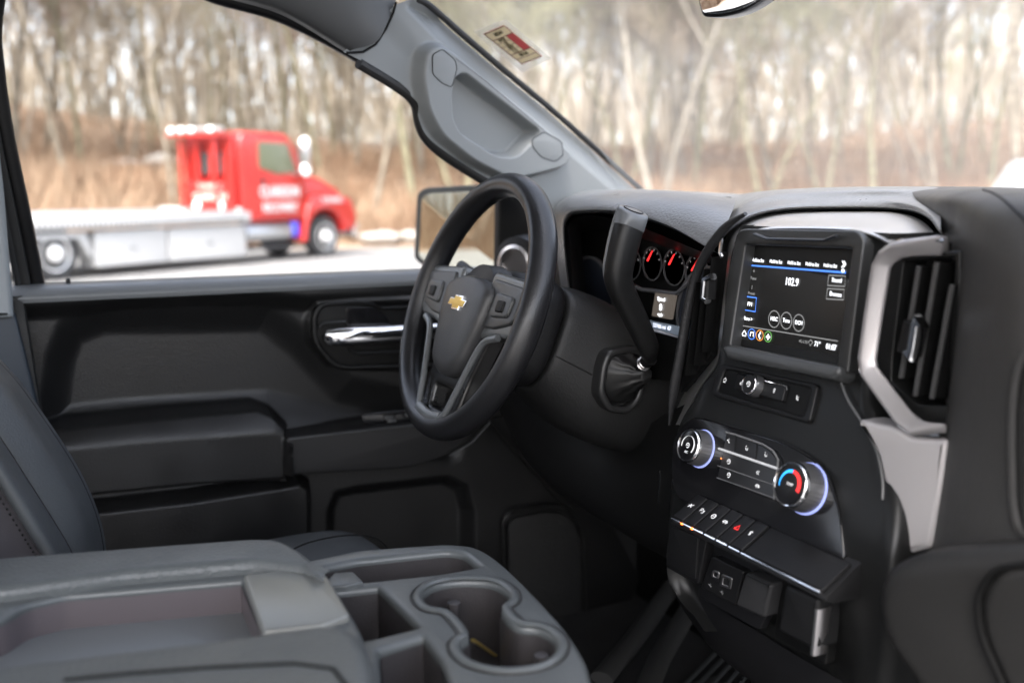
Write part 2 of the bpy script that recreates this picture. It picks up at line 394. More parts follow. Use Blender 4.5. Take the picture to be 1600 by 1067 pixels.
def wood():
    rg = random.Random(21); kinds = ['grey', 'olive', 'rusty']; spots = []; tries = 0
    while len(spots) < 245 and tries < 30000:
        tries += 1
        a = R(rg.uniform(26, 100)) if len(spots) < 190 else R(rg.uniform(100, 200)); r = 31+rg.random()**.95*62
        x, y = -r*math.sin(a), r*math.cos(a)
        if all((x-p)**2+(y-q)**2 > (1.6+r*.010)**2 for p, q, _ in spots): spots.append((x, y, r))
    # the copies of one kind differ in place only by distance band and side: label each by band; true twins share group
    for i, (x, y, r) in enumerate(spots):
        k = rg.randrange(5); c = rg.choices([0, 1, 2], [5, 3, 1])[0]; s = rg.uniform(.75, 1.2)
        t = thing('bare_tree', ['slender bare grey tree among the winter woods on the slope', 'bare olive barked tree among the winter woods on the slope', 'bare pale trunked tree with rusty twigs in the winter woods'][c], 'tree', (x, y, hz(x, y)), 'bare trees in the winter woods')
        t.rotation_euler = (0, 0, rg.uniform(0, 6.28)); t.scale = (s, s, s)
        key = (k, c)
        if key not in wood.cache:
            ms = []
            for q, mm in ((0, BARK[c]), (1, TWIG[c])):
                me = protos[k][q].copy(); me.materials.append(mm); ms.append(me)
            wood.cache[key] = ms
        for me, nm in zip(wood.cache[key], ('trunk', 'crown')):
            o = bpy.data.objects.new(nm, me); COL.objects.link(o); o.parent = t
wood.cache = {}
wood()
def far_wood():
    n = 11500; rg = np.random.default_rng(5); a = rg.uniform(R(20), R(205), n); r = rg.uniform(85, 140, n)
    x, y = -r*np.sin(a), r*np.cos(a); z = np.array([hz(p, q) for p, q in zip(x, y)]); h = rg.uniform(3, 15, n); w_ = rg.uniform(.03, .14, n); le = rg.normal(0, 1, n)*np.where(rg.random(n) < .5, .12, .6)*h
    z0 = z+rg.uniform(0, 6, n)*(rg.random(n) < .7)
    tx, ty = np.cos(a), np.sin(a)
    V = np.zeros((n, 4, 3)); 
    V[:, 0] = np.stack([x-tx*w_, y-ty*w_, z0], -1); V[:, 1] = np.stack([x+tx*w_, y+ty*w_, z0], -1)
    V[:, 2] = np.stack([x+tx*(le+w_*.3), y+ty*(le+w_*.3), z0+h], -1); V[:, 3] = np.stack([x+tx*(le-w_*.3), y+ty*(le-w_*.3), z0+h], -1)
    me = bpy.data.meshes.new('far_wood'); me.from_pydata(V.reshape(-1, 3).tolist(), [], np.arange(4*n).reshape(n, 4).tolist())
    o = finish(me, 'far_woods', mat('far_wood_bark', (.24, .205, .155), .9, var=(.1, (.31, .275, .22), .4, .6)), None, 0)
    o['kind'] = 'stuff'; o['label'] = 'pale mass of far bare woods behind the nearer trees'; o['category'] = 'woods'
far_wood()
# pale rocks at the edge of the lot
ROCK = mat('pale_rock', (.30, .28, .25), .85, bump=('noise', 6, 1, .05))
def rock(u, v, r, dist, lab):
    d = ray(u, v); d = d/np.hypot(d[0], d[1]); p = CAM+d*dist; p[2] = hz(p[0], p[1])+r*.3
    bm = bmesh.new(); bmesh.ops.create_icosphere(bm, subdivisions=3, radius=1)
    for q in bm.verts:
        n = math.sin(q.co.x*3+u)+math.sin(q.co.y*4+v)+math.sin(q.co.z*5); q.co *= r*(1+.1*n); q.co.z *= .55; q.co.x *= 1.5
    me = bpy.data.meshes.new('rock'); bm.to_mesh(me); bm.free(); o = finish(me, 'rock', ROCK, None, 60); o.location = p; tag(o, lab, 'rock', 'pale rocks along the lot edge')
rock(590, 345, .48, 27.5, 'large pale rock in front of the tow truck bumper at the lot edge')
rock(640, 348, .4, 28, 'small pale rock left of the door mirror at the lot edge')
rock(30, 318, .5, 28, 'pale rock behind the tow truck bed at the far left')
rock(255, 222, .9, 44, 'pale boulder on the slope above the tow truck bed')
rock(190, 232, .7, 46, 'pale boulder further left on the slope above the tow truck bed')

# ================================================================== tow truck
def tow_truck():
    Rw = np.array([-17.821, .054]); Fw = np.array([-21.585, 5.841]); d = (Fw-Rw)/np.linalg.norm(Fw-Rw); lf = np.array([-d[1], d[0]])
    org = Rw+lf*1.2
    T = thing('tow_truck', 'red flatbed tow truck with a long white bed parked across the lot', 'tow truck', (org[0], org[1], .012))
    T.rotation_euler = (0, 0, math.atan2(d[1], d[0]))
    RED = mat('red_truck_paint', (.36, .016, .013), .3, coat=.5); WH = mat('white_truck_metal', (.36, .36, .355), .45); ALU = mat('bright_aluminium', (.45, .46, .47), .3, .9)
    TYR = mat('tyre_rubber', (.025, .025, .026), .75); DK = mat('chassis_black', (.02, .02, .022), .6); LAMP = mat('lamp_lens', (.9, .9, .88), .2, emit=((1, .97, .9), .08))
    GL = mat('truck_window_glass', (.03, .035, .035), .35); WT = mat('white_lettering', (.45, .45, .45), .5); GT = mat('gold_lettering', (.5, .48, .42), .5)
    def side(name, pts, y0, y1, m, par=T, bev=.04, holes=()):
        # a profile in the truck's x-z plane, extruded across it
        fr = (np.array([0, (y0+y1)/2, 0.]), X, Z, -Y)
        return plate(name, [np.array([p[0], 0, p[1]]) for p in pts], m, par, th=abs(y1-y0), bev=bev, lift=abs(y1-y0)/2, fr=fr, local=True, holes=[[np.array([p[0], 0, p[1]]) for p in h] for h in holes])
    cab = side('cab', rpoly([(4.4, .85), (4.36, 2.5), (4.5, 2.72), (5.75, 2.72), (6.05, 2.45), (6.32, 1.95), (6.4, .85)], .12), -1.15, .42, RED, bev=.06)
    hd = side('hood', rpoly([(6.3, .95), (6.25, 1.98), (7.2, 1.78), (7.85, 1.5), (8.0, 1.15), (7.95, .95), (7.5, 1.0), (7.35, 1.12), (6.5, 1.12), (6.35, .95)], .1), -.88, .15, RED, bev=.12)
    # fender with arch
    arch = [(6.92+.62*math.cos(t), .50+.58*math.sin(t)) for t in np.linspace(R(170), R(5), 14)]
    side('fender', [(6.15, .38), (6.3, .38)]+arch+[(7.95, .6), (8.02, .95), (7.8, 1.32), (7.2, 1.45), (6.5, 1.4), (6.3, 1.1)], -1.22, .5, RED, bev=.05)
    side('bumper', rpoly([(7.9, .42), (7.9, .72), (8.16, .72), (8.16, .42)], .05), -1.2, .5, mat('bumper_chrome', (.8, .8, .8), .2, 1), bev=.03)
    dr = side('door', rpoly([(4.78, .95), (4.74, 2.6), (5.85, 2.6), (6.15, 1.95), (6.2, .95)], .08), -1.18, -1.12, RED, bev=.015)
    side('door_window', rpoly([(4.87, 1.98), (4.87, 2.52), (5.75, 2.52), (6.02, 1.9), (5.4, 1.85)], .06), -1.195, -1.175, mat('truck_side_window', (.10, .11, .07), .1), dr, bev=.005)
    side('windscreen', rpoly([(6.02, 2.0), (5.86, 2.5), (5.9, 2.52), (6.32, 2.02)], .02), -1.0, .28, GL, bev=.01)
    mb = MB(); mb.tube([(5.95, -1.35, 2.55), (5.98, -1.45, 2.5), (5.98, -1.45, 1.95), (5.95, -1.2, 1.85)], .035, 8); mb.box((5.98, -1.46, 2.25), (.1, .25, .5)); mb.build('door_mirror', ALU, T, local=True, bevel=.01)
    for zz in (2.52, 1.95):
        mb = MB(); mb.lathe((5.98, -1.5, zz), (.2, -1, 0), [(.02, -.05), (.13, -.04), (.13, .02), (.08, .06), (0, .08)], 16); mb.build('marker_lamp', LAMP, T, local=True)
    mb = MB(); mb.box((4.95, -1.2, 1.72), (.22, .03, .05)); mb.build('door_latch', DK, dr, local=True)
    # rack behind cab
    fr = (np.array([4.22, 0, 0.]), -Y, Z, -X)
    def back(name, yz, m, par=T, th=.06, lift=.03, holes=(), bev=.01): return plate(name, [np.array([4.22, a, b]) for a, b in yz], m, par, th=th, bev=bev, lift=lift, fr=fr, local=True, holes=[[np.array([4.22, a, b]) for a, b in h] for h in holes])
    rk = back('cab_rack', rpoly([(-1.12, 1.1), (-1.12, 2.6), (.26, 2.6), (.26, 1.1)], .03), RED, holes=[rpoly([(a, 1.7), (a, 2.5), (b, 2.5), (b, 1.7)], .03) for a, b in ((.02, .17), (-.46, -.14), (-.86, -.62))])
    for a, b in ((-.44, -.16), (-.84, -.64)): back('rack_window', rpoly([(a, 1.85), (a, 2.3), (b, 2.3), (b, 1.85)], .03), GL, rk, lift=-.02, th=.02)
    mb = MB(); mb.box((4.10, -.35, 2.64), (.5, 1.55, .05)); mb.box((4.0, .15, 1.85), (.06, .06, 1.5)); mb.box((4.0, -.85, 1.85), (.06, .06, 1.5)); mb.build('rack_frame', RED, T, local=True, bevel=.01)
    lb = MB(); lb.tube([(4.0, -1.1, 2.74), (4.0, .42, 2.75)], .045, 12); bar = lb.build('light_bar', mat('light_bar_clear', (.22, .23, .23), .3), T, local=True, bevel=.01)
    for y in (.35, .05, -.25, -.8):
        mb = MB(); mb.lathe((3.95, y, 2.74), (-1, -.3, .1), [(.02, -.03), (.055, -.02), (.055, .03), (0, .05)], 16); mb.build('lamp', LAMP, bar, local=True)
    # bed
    dk = MB(); dk.box((2.0, 0, .98), (4.95, 2.5, .12)); dk.box((2.0, -1.27, .97), (4.95, .07, .22)); dk.box((2.0, 1.27, 1.0), (4.95, .07, .22)); dk.box((4.3, 0, 1.08), (.1, 2.4, .16))
    dk.box((-1.6, 0, .92), (2.3, 2.5, .12)); dk.box((-1.6, -1.27, .91), (2.3, .07, .22))
    bed = dk.build('flat_bed', WH, T, local=True, bevel=.012)
    mb = MB()
    for i in range(44): mb.box((-.4+i*.108, -1.31, .93), (.04, .02, .05))
    mb.build('bed_rail_slots', DK, bed, local=True)
    for x0, x1 in ((.78, 2.35), (2.4, 4.4)):
        bx = side('side_box', rpoly([(x0, .18), (x0+(-.0), .80), (x1, .82), (x1, .18)], .03), -1.22, -.75, WH, bev=.015)
        mb = MB(); mb.box(((x0+x1)/2, -1.235, .5), (.12, .02, .05)); mb.build('latch', ALU, bx, local=True)
    side('wheel_guard', [(-.62, .70), (-.45, .80), (.6, .80), (.75, .35), (.68, .35), (.45, .70)], -1.22, -.7, WH, bev=.01)
    mb = MB(); mb.tube([(4.5, -.95, .62), (5.85, -.95, .62)], .22, 20); tk = mb.build('fuel_tank', ALU, T, local=True, bevel=.02)
    mb = MB(); mb.tube([(6.02, -1.02, .82), (6.02, -1.02, .5)], .13, 14); mb.build('blue_canister', mat('blue_plastic', (.05, .07, .5), .4), T, local=True, bevel=.02)
    mb = MB(); mb.box((2.5, 0, .6), (9.5, .8, .2)); mb.box((5.4, -.9, .3), (1.9, .5, .08)); mb.build('chassis', DK, T, local=True, bevel=.01)
    RIM = mat('wheel_rim', (.75, .75, .74), .3, .4)
    for x in (6.92, 0.):
        for s in (-1, 1):
            wheel = MB(); yy = -1.18 if s < 0 else (.48 if x > 3 else 1.15); wheel.lathe((x, yy, .46), (0, s, 0), [(.30, 0), (.44, .0), (.465, -.04), (.465, -.26), (.44, -.3), (.30, -.3)], 36)
            wh = wheel.build('wheel', TYR, T, local=True)
            mb = MB(); mb.lathe((x, yy, .46), (0, s, 0), [(.30, -.25), (.30, .01), (.275, .0), (.25, -.05), (.16, -.03), (.13, .07), (.06, .09), (0, .09)], 30); mb.build('rim', RIM, wh, local=True)
    for s in (-1, 1):
        mb = MB(); mb.lathe((8.0, -.37+s*.65, 1.0), (1, s*.5, 0), [(.02, -.1), (.15, -.08), (.15, 0), (0, .05)], 18); mb.build('headlight', LAMP, T, local=True)
    ex, ez = X, Z
    text('door_lettering', 'CLARKSON', (5.47, -1.20, 1.47), ex, ez, .32, WT, dr, th=.01, off=.012, xs=.72, local=True)
    text('door_lettering', 'RECOVERY', (5.47, -1.20, 1.14), ex, ez, .26, WT, dr, th=.01, off=.008, xs=.82, local=True)
    text('hood_lettering', 'TOWING', (7.1, -1.235, 1.28), ex, ez, .17, WT, T, th=.01, off=.004, local=True)
    text('rack_lettering', 'TOWING', (4.18, -.45, 1.58), -Y, ez, .17, GT, rk, th=.01, local=True)
    text('rack_lettering', 'CLARKSON', (4.18, -.45, 1.38), -Y, ez, .19, GT, rk, th=.01, off=.005, local=True)
    for y in (-.8, -.1):
        mb = MB(); mb.lathe((4.14, y, 1.2), (-1, 0, 0), [(.02, -.02), (.09, -.02), (.09, .02), (0, .04)], 14); mb.build('work_lamp', LAMP, T, local=True)
tow_truck()

def white_car():
    d = ray(1616, 298); d /= np.hypot(d[0], d[1]); p = CAM+d*17.
    ang = AZ - math.atan(804/F)
    T = thing('parked_car', 'white car parked beyond the dash, cut off by the right edge', 'car', (p[0], p[1], .012)); T.rotation_euler = (0, 0, ang*0+R(55))
    WP = mat('white_car_paint', (.34, .35, .365), .3, coat=.5); GL = mat('car_glass', (.25, .33, .34), .06); T.location.z = .012
    def prof(name, pts, wdt, m, par=T, bev=.06):
        return plate(name, [np.array([q[0], 0, q[1]]) for q in pts], m, par, th=wdt, bev=bev, lift=wdt/2, fr=(np.zeros(3), X, Z, -Y), local=True)
    prof('body', rpoly([(-.9, .35), (-.95, 1.2), (-.8, 1.45), (.2, 1.5), (3.5, 1.4), (3.9, 1.1), (3.9, .35)], .12), 1.9, WP)
    prof('roof', rpoly([(-.45, 1.4), (-.1, 2.0), (1.9, 2.05), (2.8, 1.45)], .12), 1.6, WP)
    prof('window', rpoly([(-.25, 1.5), (.0, 1.9), (1.85, 1.95), (2.5, 1.5)], .06), 1.66, GL, bev=.01)
    for s in (-1, 1):
        mb = MB(); mb.box((-.93, s*.8, 1.25), (.12, .2, .3)); mb.build('tail_light', mat('tail_lens', (.6, .03, .03), .3, emit=((1, .1, .05), .5)), T, local=True, bevel=.02)
        for x in (0, 3.0):
            mb = MB(); mb.lathe((x, s*.95, .36), (0, s, 0), [(.2, 0), (.34, 0), (.36, -.03), (.36, -.2), (.2, -.22)], 24); wh = mb.build('wheel', RUB, T, local=True)
            mb = MB(); mb.lathe((x, s*.95, .36), (0, s, 0), [(.2, -.15), (.2, 0), (.1, -.02), (0, -.02)], 20); mb.build('rim', SCHR, wh, local=True)
white_car()

def offs(loop, d):
    P = np.array(loop); n_ = len(P); out = []
    for i in range(n_):
        t = P[(i+1) % n_]-P[i-1]; t /= np.linalg.norm(t); nrm_ = np.cross(t, Z); out.append(P[i]+nrm_*d)
    return out
# ================================================================== dashboard: shared surface of the centre stack
def gy(z): return float(np.interp(z, [.95, 1.15, 1.205, 1.235, 1.29, 1.39, 1.43, 1.53, 1.60], [.15, .135, .130, .122, .140, .172, .185, .190, .200]))
def PS(u, v, dy=0.):
    y = .15
    for _ in range(25): p = PY(u, v, y+dy); y = .5*y+.5*gy(p[2])
    return p
def PSs(pts, dy=0.): return [PS(u, v, dy) for u, v in pts]
def zline(ul, vl, ur): return 292+(vl-292)*(ur-40)/(ul-40)      # same height further right
dash = thing('dashboard', 'black truck dashboard with a touchscreen stack in silver trim', 'dashboard', (0, .3, 1.3))
SKY_ = mat('dash_top_pad', (.075, .078, .08), .38, bump=('grain', 420, .45, .0008))
# --- top pad over the gauges
lo = [(888, 470), (880, 400), (877, 350), (884, 330), (905, 324), (965, 325), (1040, 345), (1116, 386)]
rows = [[(-.86, .40, 1.45), (-.86, .46, 1.56), (-.80, .56, 1.572), (-.5, .62, 1.575), (-.2, .66, 1.575), (-.02, .66, 1.575)],
        [PY(u, v, .42) for u, v in [(905, 470), (893, 400), (886, 335), (915, 303), (1000, 297.5), (1085, 300), (1150, 308)]],
        [PY(u, v, .30) for u, v in [(880, 470), (869, 400), (866, 338), (880, 312), (910, 303), (1000, 298), (1085, 302), (1150, 312)]],
        [PY(u, v, .21) for u, v in [(876, 470), (868, 400), (867, 342), (876, 320), (905, 310), (990, 305), (1070, 315), (1140, 340)]],
        [PY(u, v, .175) for u, v in lo],
        [PY(u+5, v+9, .185) for u, v in lo], [PY(u+8, v+12, .26) for u, v in lo]]
skin('dash_pad', rows, PAD, dash, n=60, sub=5)
# --- centre pad
FY = [.19, .20, .25, .30, .325, .32, .27, .21]
fr_ = [(1118, 378), (1140, 352), (1175, 332), (1225, 322), (1300, 319), (1400, 320), (1445, 330), (1470, 358)]
rows = [[(-.16, .66, 1.573), (.0, .67, 1.573), (.12, .67, 1.573), (.2, .66, 1.573)],
        [PY(u, v, .46) for u, v in [(1140, 312), (1200, 302), (1300, 296), (1400, 294.5), (1480, 294.5)]],
        [PY(u, v, .36) for u, v in [(1130, 335), (1165, 314), (1215, 302), (1300, 297), (1400, 295), (1480, 296)]],
        [PY(u, v, y) for u, v, y in [(1122, 362, .22), (1145, 335, .26), (1190, 314, .32), (1300, 309, .34), (1400, 308, .34), (1470, 314, .30)]],
        [PY(u, v, y) for (u, v), y in zip(fr_, FY)],
        [PY(u+1, v+6, y+.004) for (u, v), y in zip(fr_, FY)], [PY(u+1, v+9, y+.05) for (u, v), y in zip(fr_, FY)]]
skin('dash_pad', rows, PAD, dash, n=60, sub=5)
# --- leather rim around the stack
mb = MB(); path = cat_rom([PY(u, v, .17) for u, v in [(1046, 664), (1052, 615), (1062, 560), (1072, 500), (1086, 435), (1106, 392), (1135, 354), (1165, 334)]], 6)
mb.tube(path, [(.0012+.00054*i, .002+.0007*i) for i in range(8)]+[(.005, .007)]*(len(path)-16)+[(.005-.0004*i, .007-.0006*i) for i in range(8)], 12); mb.build('stack_rim', mat('rim_leather', (.02, .02, .021), .38, bump=('grain', 330, .6, .0009)), dash, 60)
# --- gloss trim bridge
TR = mat('gloss_trim', (.60, .59, .58), .30, .8)
TY = [.25, .25, .25, .25, .25, .26, .30, .33, .34, .33, .30, .25]
BY = [.192]*12
A = [(1046, 665), (1070, 612), (1100, 556), (1115, 480), (1126, 400), (1142, 358), (1180, 337), (1240, 331), (1330, 330), (1400, 332), (1440, 345), (1468, 374)]
B = [(1062, 664), (1092, 608), (1124, 556), (1134, 470), (1143, 400), (1155, 372), (1190, 358), (1240, 355), (1320, 357), (1362, 366), (1390, 380), (1410, 392)]
rows = [[PY(u, v, y) for (u, v), y in zip(A, TY)], [PY(.5*(a+c), .5*(b+d)-1, .4*y+.6*.195) for (a, b), (c, d), y in zip(A, B, TY)], [PY(u, v, .192) for u, v in B], [PY(u+2, v+4, .21) for u, v in B]]
skin('gloss_trim', rows, TR, dash, n=70, sub=4)
# --- stack body
pairs = [(1152, 352, 1392), (1137, 400, 1376), (1128, 480, 1362), (1118, 555, 1352), (1088, 608, 1372), (1057, 660, 1398), (1046, 730, 1392), (1041, 800, 1386), (1038, 880, 1374), (1050, 930, 1372), (1095, 985, 1372)]
rows = []
for ul, vl, ur in pairs:
    vr = zline(ul, vl, ur); Lp, Rp = PS(ul, vl), PS(ur, vr)
    rec = .018 if vl > 850 else 0
    mid = [PS(ul+(ur-ul)*t, vl+(vr-vl)*t)+np.array([0, .0, 0]) for t in (.04, .12, .3, .5, .7, .88, .96)]
    row = [Lp+[.012, .16, 0], Lp+[.0, .03, 0], Lp+[0, .010, 0], Lp+[.004, .002, 0]]+mid+[Rp+[-.004, .003, 0], Rp+[0, .012, 0], Rp+[0, .03, 0], Rp+[-.01, .16, 0]]
    for i in range(4, 11): row[i] = row[i]+[0, .004+rec*(1 if i < 9 else 0), 0]
    rows.append(row)
stack = skin('centre_stack', rows, SAT, dash, n=90, sub=5, smooth=70)
# --- silver trim of the right vent
fo = [(1478, 374), (1402, 377), (1384, 386), (1370, 402), (1354, 485), (1342, 556), (1345, 582), (1402, 662), (1424, 678), (1480, 682)]
fi = [(1480, 656), (1436, 655), (1420, 642), (1374, 582), (1368, 560), (1380, 480), (1391, 412), (1402, 398), (1480, 393)]
pl = rpoly(fo, 10, 4)+rpoly(fi, 8, 4)
vp = [PY(u, v, y) for u, v, y in [(1474, 384, .20), (1464, 384, .158), (1420, 387, .156), (1402, 391, .156), (1385, 402, .156), (1377, 416, .156), (1366, 485, .156), (1355, 560, .156), (1359, 581, .156), (1412, 652, .156), (1430, 666, .156), (1464, 669, .158), (1474, 669, .20)]]
mb = MB(); mb.tube(vp, [(.0045, .0088)]*len(vp), 24, n2=.55, ref=Y); vent = mb.build('vent_surround', mat('satin_silver', (.42, .40, .40), .36, .6), dash, 60)
mb = MB(); mb.tube([PY(u, v, .158) for u, v in rpoly([(1474, 376)]+fo[1:-1]+[(1472, 681)], 6, 4)[2:-3]], .0016, 8); mb.build('trim_edge', CHR, vent)
pl = rpoly([(1398, 668), (1424, 684), (1478, 688), (1470, 760), (1452, 856), (1380, 876), (1384, 770), (1372, 712), (1340, 655)], 6)
plate('silver_panel', [PY(u, v, .155) for u, v in pl], SILV, dash, th=.03, bev=.005, res=3)
mb = MB(); mb.tube([PS(u, v, -.001) for u, v in cat_rom([(1310, 585), (1325, 625), (1350, 665), (1370, 705), (1379, 750), (1379, 780)], 5)], .0013, 8); mb.build('stack_edge_line', mat('edge_grey', (.10, .10, .10), .4), dash)
# vent inner: deep box with vanes
av = plate('air_vent', [PY(u, v, .172) for u, v in rpoly([(1392, 400), (1500, 392), (1500, 664), (1434, 664), (1366, 578), (1360, 560)], 6)], SAT, dash, th=.03, bev=.002,
           holes=[[PY(u, v, .172) for u, v in rpoly([(1412, 408), (1492, 402), (1480, 634), (1432, 632), (1392, 596), (1394, 560)], 6)]])
mb = MB(); p = [PY(u, v, .215) for u, v in [(1370, 380), (1530, 380), (1530, 690), (1370, 690)]]; mb.add(p, [(0, 1, 2, 3)]); mb.build('vent_back', DEEP, av)
for a, b in (((1436, 416), (1408, 590)), ((1464, 410), (1430, 618)), ((1488, 445), (1456, 622))):
    mb = MB(); p, q = PY(*a, .166)+[0, .019, 0], PY(*b, .166)+[0, .019, 0]; mb.tube([p, q], [(.0030, .018)]*2, 14, ref=X); mb.build('vent_vane', mat('vent_vane_plastic', (.005, .005, .005), .35, spec=.2), av); mb = MB(); mb.tube([p+[0, -.019, 0], q+[0, -.019, 0]], .0024, 8); mb.build('vane_edge', mat('vane_edge_grey', (.05, .05, .05), .3), av)
mb = MB(); mb.tube([PY(u, v, .152) for u, v in [(1440, 502), (1434, 508), (1428, 548), (1422, 556)]], [(.008, .006), (.0045, .006), (.0045, .006), (.008, .006)], 12, n2=.6)
tb = mb.build('vent_tab', CHR, av); mb = MB(); mb.tube([PY(1432, 505, .156), PY(1421, 552, .156)], [(.010, .008)]*2, 12, n2=.5); mb.build('tab_grip', BLK, tb)
# left vent seen edge on
lv = plate('air_vent', [PY(u, v, .185) for u, v in rpoly([(1128, 392), (1092, 440), (1072, 560), (1062, 615), (1110, 556), (1118, 480)], 4)], DEEP, dash, th=.01, bev=.001)
for a, b in (((1098, 440), (1080, 585)), ((1110, 420), (1094, 570)), ((1122, 402), (1106, 550))):
    mb = MB(); mb.tube([PY(*a, .178), PY(*b, .178)], [(.0016, .010)]*2, 10, ref=X); mb.build('vent_vane', MATS['vent_vane_plastic'], lv)
mb = MB(); mb.tube([PY(u, v, .155) for u, v in [(1114, 432), (1103, 437), (1100, 466), (1106, 470)]], [(.004, .005)]*4, 10, n2=.6); mb.build('vent_tab', CHR, lv)
mb = MB(); mb.tube([PY(1108, 436, .160), PY(1106, 466, .160)], [(.008, .008)]*2, 12, n2=.5); mb.build('tab_grip', BLK, lv)
mb = MB(); mb.tube([PY(u, v, .175) for u, v in [(1127, 372), (1125, 395), (1128, 402)]], .0025, 8); mb.build('vent_clip', CHR, lv)

# ---- touchscreen
bez_o = rpoly([(1150, 357), (1338, 360), (1349, 375), (1326, 584), (1127, 552), (1135, 440)], [16, 18, 14, 6, 6, 20])
scr_h = rpoly([(1163, 382), (1330, 388), (1309, 572), (1142, 541)], 4)
ts = plate('touchscreen', PSs(bez_o, -.012), mat('bezel_grey', (.022, .0225, .0225), .38), dash, th=.020, bev=.003, holes=[PSs(scr_h, -.012)], res=3)
o4 = PSs([(1160, 380), (1340, 388), (1320, 578), (1138, 543)], .004)
fr4 = frame_of(o4)
plate('display', o4, SCR, ts, th=.002, bev=.0002, fr=fr4, lift=-.0005)
so, sex, sey, sn = fr4
def SP(u, v, l=.0008): return PN(u, v, so+sn*l, sn)
def stext(s, u, v, px, m, align='CENTER', xs=1.): return text('display_text', s, SP(u, v), sex, sey, px/F*np.dot(SP(u, v)-CAM, fwd)*1.38, m, ts, th=.0002, align=align, xs=xs)
def sline(pts, wpx, m, name='display_line', closed=False):
    mb = MB(); P = [SP(u, v) for u, v in pts]; P = P+[P[0]] if closed else P
    mb.tube(P, [(wpx/F*.6, .0001)]*len(P), 4, ref=sey); return mb.build(name, m, ts, smooth=0)
for i in range(5): stext('Hold to Set', 1184+i*28.3, 407+i*2.1, 5.6, SCRT, xs=.78)
for du in (0, 4):
    sline([(1316+du*.6, 408), (1319+du*.6, 413), (1315+du*.6, 418)], 1.4, SCRT)
def quad(pts, m, name, l=.0005): return plate(name, [SP(u, v, l) for u, v in pts], m, ts, th=.0003, bev=0, fr=fr4, lift=0)
mb = MB()
plate('display_bar', [SP(u, v, .001) for u, v in [(1169, 413.5), (1321, 424.5), (1321, 427.5), (1169, 415.5)]], SCRB, ts, th=.0004, bev=0, n=sn)
plate('display_dot', [SP(1317+2.2*math.cos(t), 423+2.6*math.sin(t), .0016) for t in np.linspace(0, 6, 14)], SCRT, ts, th=.0002, bev=0, n=sn)
stext('102.9', 1237, 441, 12.5, SCRT, xs=.8)
for (a, b, c, d, s, vv) in ((1294, 430, 1321, 446, 'Sound', 438), (1292, 451, 1319, 467, 'Browse', 460)):
    sline([(a+1, b), (c, b+1.5), (c-1, d+1.5), (a-1, d)], 1.4, SCRD, closed=True); stext(s, (a+c)/2, vv, 7, SCRT, xs=.85)
sline([(1164, 463), (1182, 465.5), (1180, 487), (1162, 484)], 1.8, SCRB, closed=True); stext('FM', 1171.5, 475.5, 6.5, SCRT)
stext('Tune', 1177, 435, 5, SCRD); stext('Preset', 1174, 458.5, 4.5, SCRD); sline([(1175.5, 446), (1174.5, 452)], 1, SCRD)
stext('+', 1178, 424, 7, SCRD)
stext('More >', 1168, 498, 6, SCRT, xs=.9)
for u, v, s in ((1209.5, 498.5, 'HDC'), (1228.5, 501, 'Tune'), (1248, 504.5, 'DCH')):
    sline([(u+8.6*math.cos(t), v+13*math.sin(t)) for t in np.linspace(0, 6.28, 26)[:-1]], 1.3, SCRD, closed=True); stext(s, u, v, 6.5, SCRT, xs=.85)
sline([(1158, 508.5), (1309, 533)], 1.3, SCRD)
for u, v, m in ((1174.5, 522, SCRB), (1187, 524, SCRO), (1200, 526, SCRG)):
    sline([(u+5.6*math.cos(t), v+8*math.sin(t)) for t in np.linspace(0, 6.28, 22)[:-1]], 1.1, m, closed=True)
sline([(1160, 521), (1163, 516), (1166, 522), (1165, 525), (1160, 524), (1160, 521)], 1.4, SCRT)
sline([(1172, 525), (1173, 519), (1177.5, 519.5), (1177, 526)], 1.5, SCRT); sline([(1188.5, 519), (1185.5, 524), (1187.5, 529.5)], 2.2, SCRT)
sline([(1197, 526), (1203, 527)], 2.6, SCRT); sline([(1200.3, 522), (1199.6, 531)], 2.4, SCRT)
stext('71°', 1277, 538, 8, SCRT, xs=.85); stext('01:07', 1298.5, 542.5, 9, SCRT, xs=.78); stext('4G LTE', 1255, 534, 4.5, SCRD)
sline([(1267, 531), (1270, 535), (1266, 540), (1263, 534), (1267, 531)], 1.4, SCRD)
# hood indent above and shelf below the screen
mb = MB(); P0 = [PS(u, v, -.018) for u, v in [(1180, 366), (1200, 373), (1290, 375), (1308, 368)]]; mb.tube(P0, [(.0015, .004)]*4, 8); mb.build('screen_brow', SAT, ts)
sh = rpoly([(1127, 540), (1143, 538), (1312, 572), (1310, 584), (1298, 592), (1133, 558)], 5)
plate('screen_shelf', PSs(sh, -.022), mat('bezel_satin', (.05, .052, .053), .36), ts, th=.03, bev=.005, res=3)

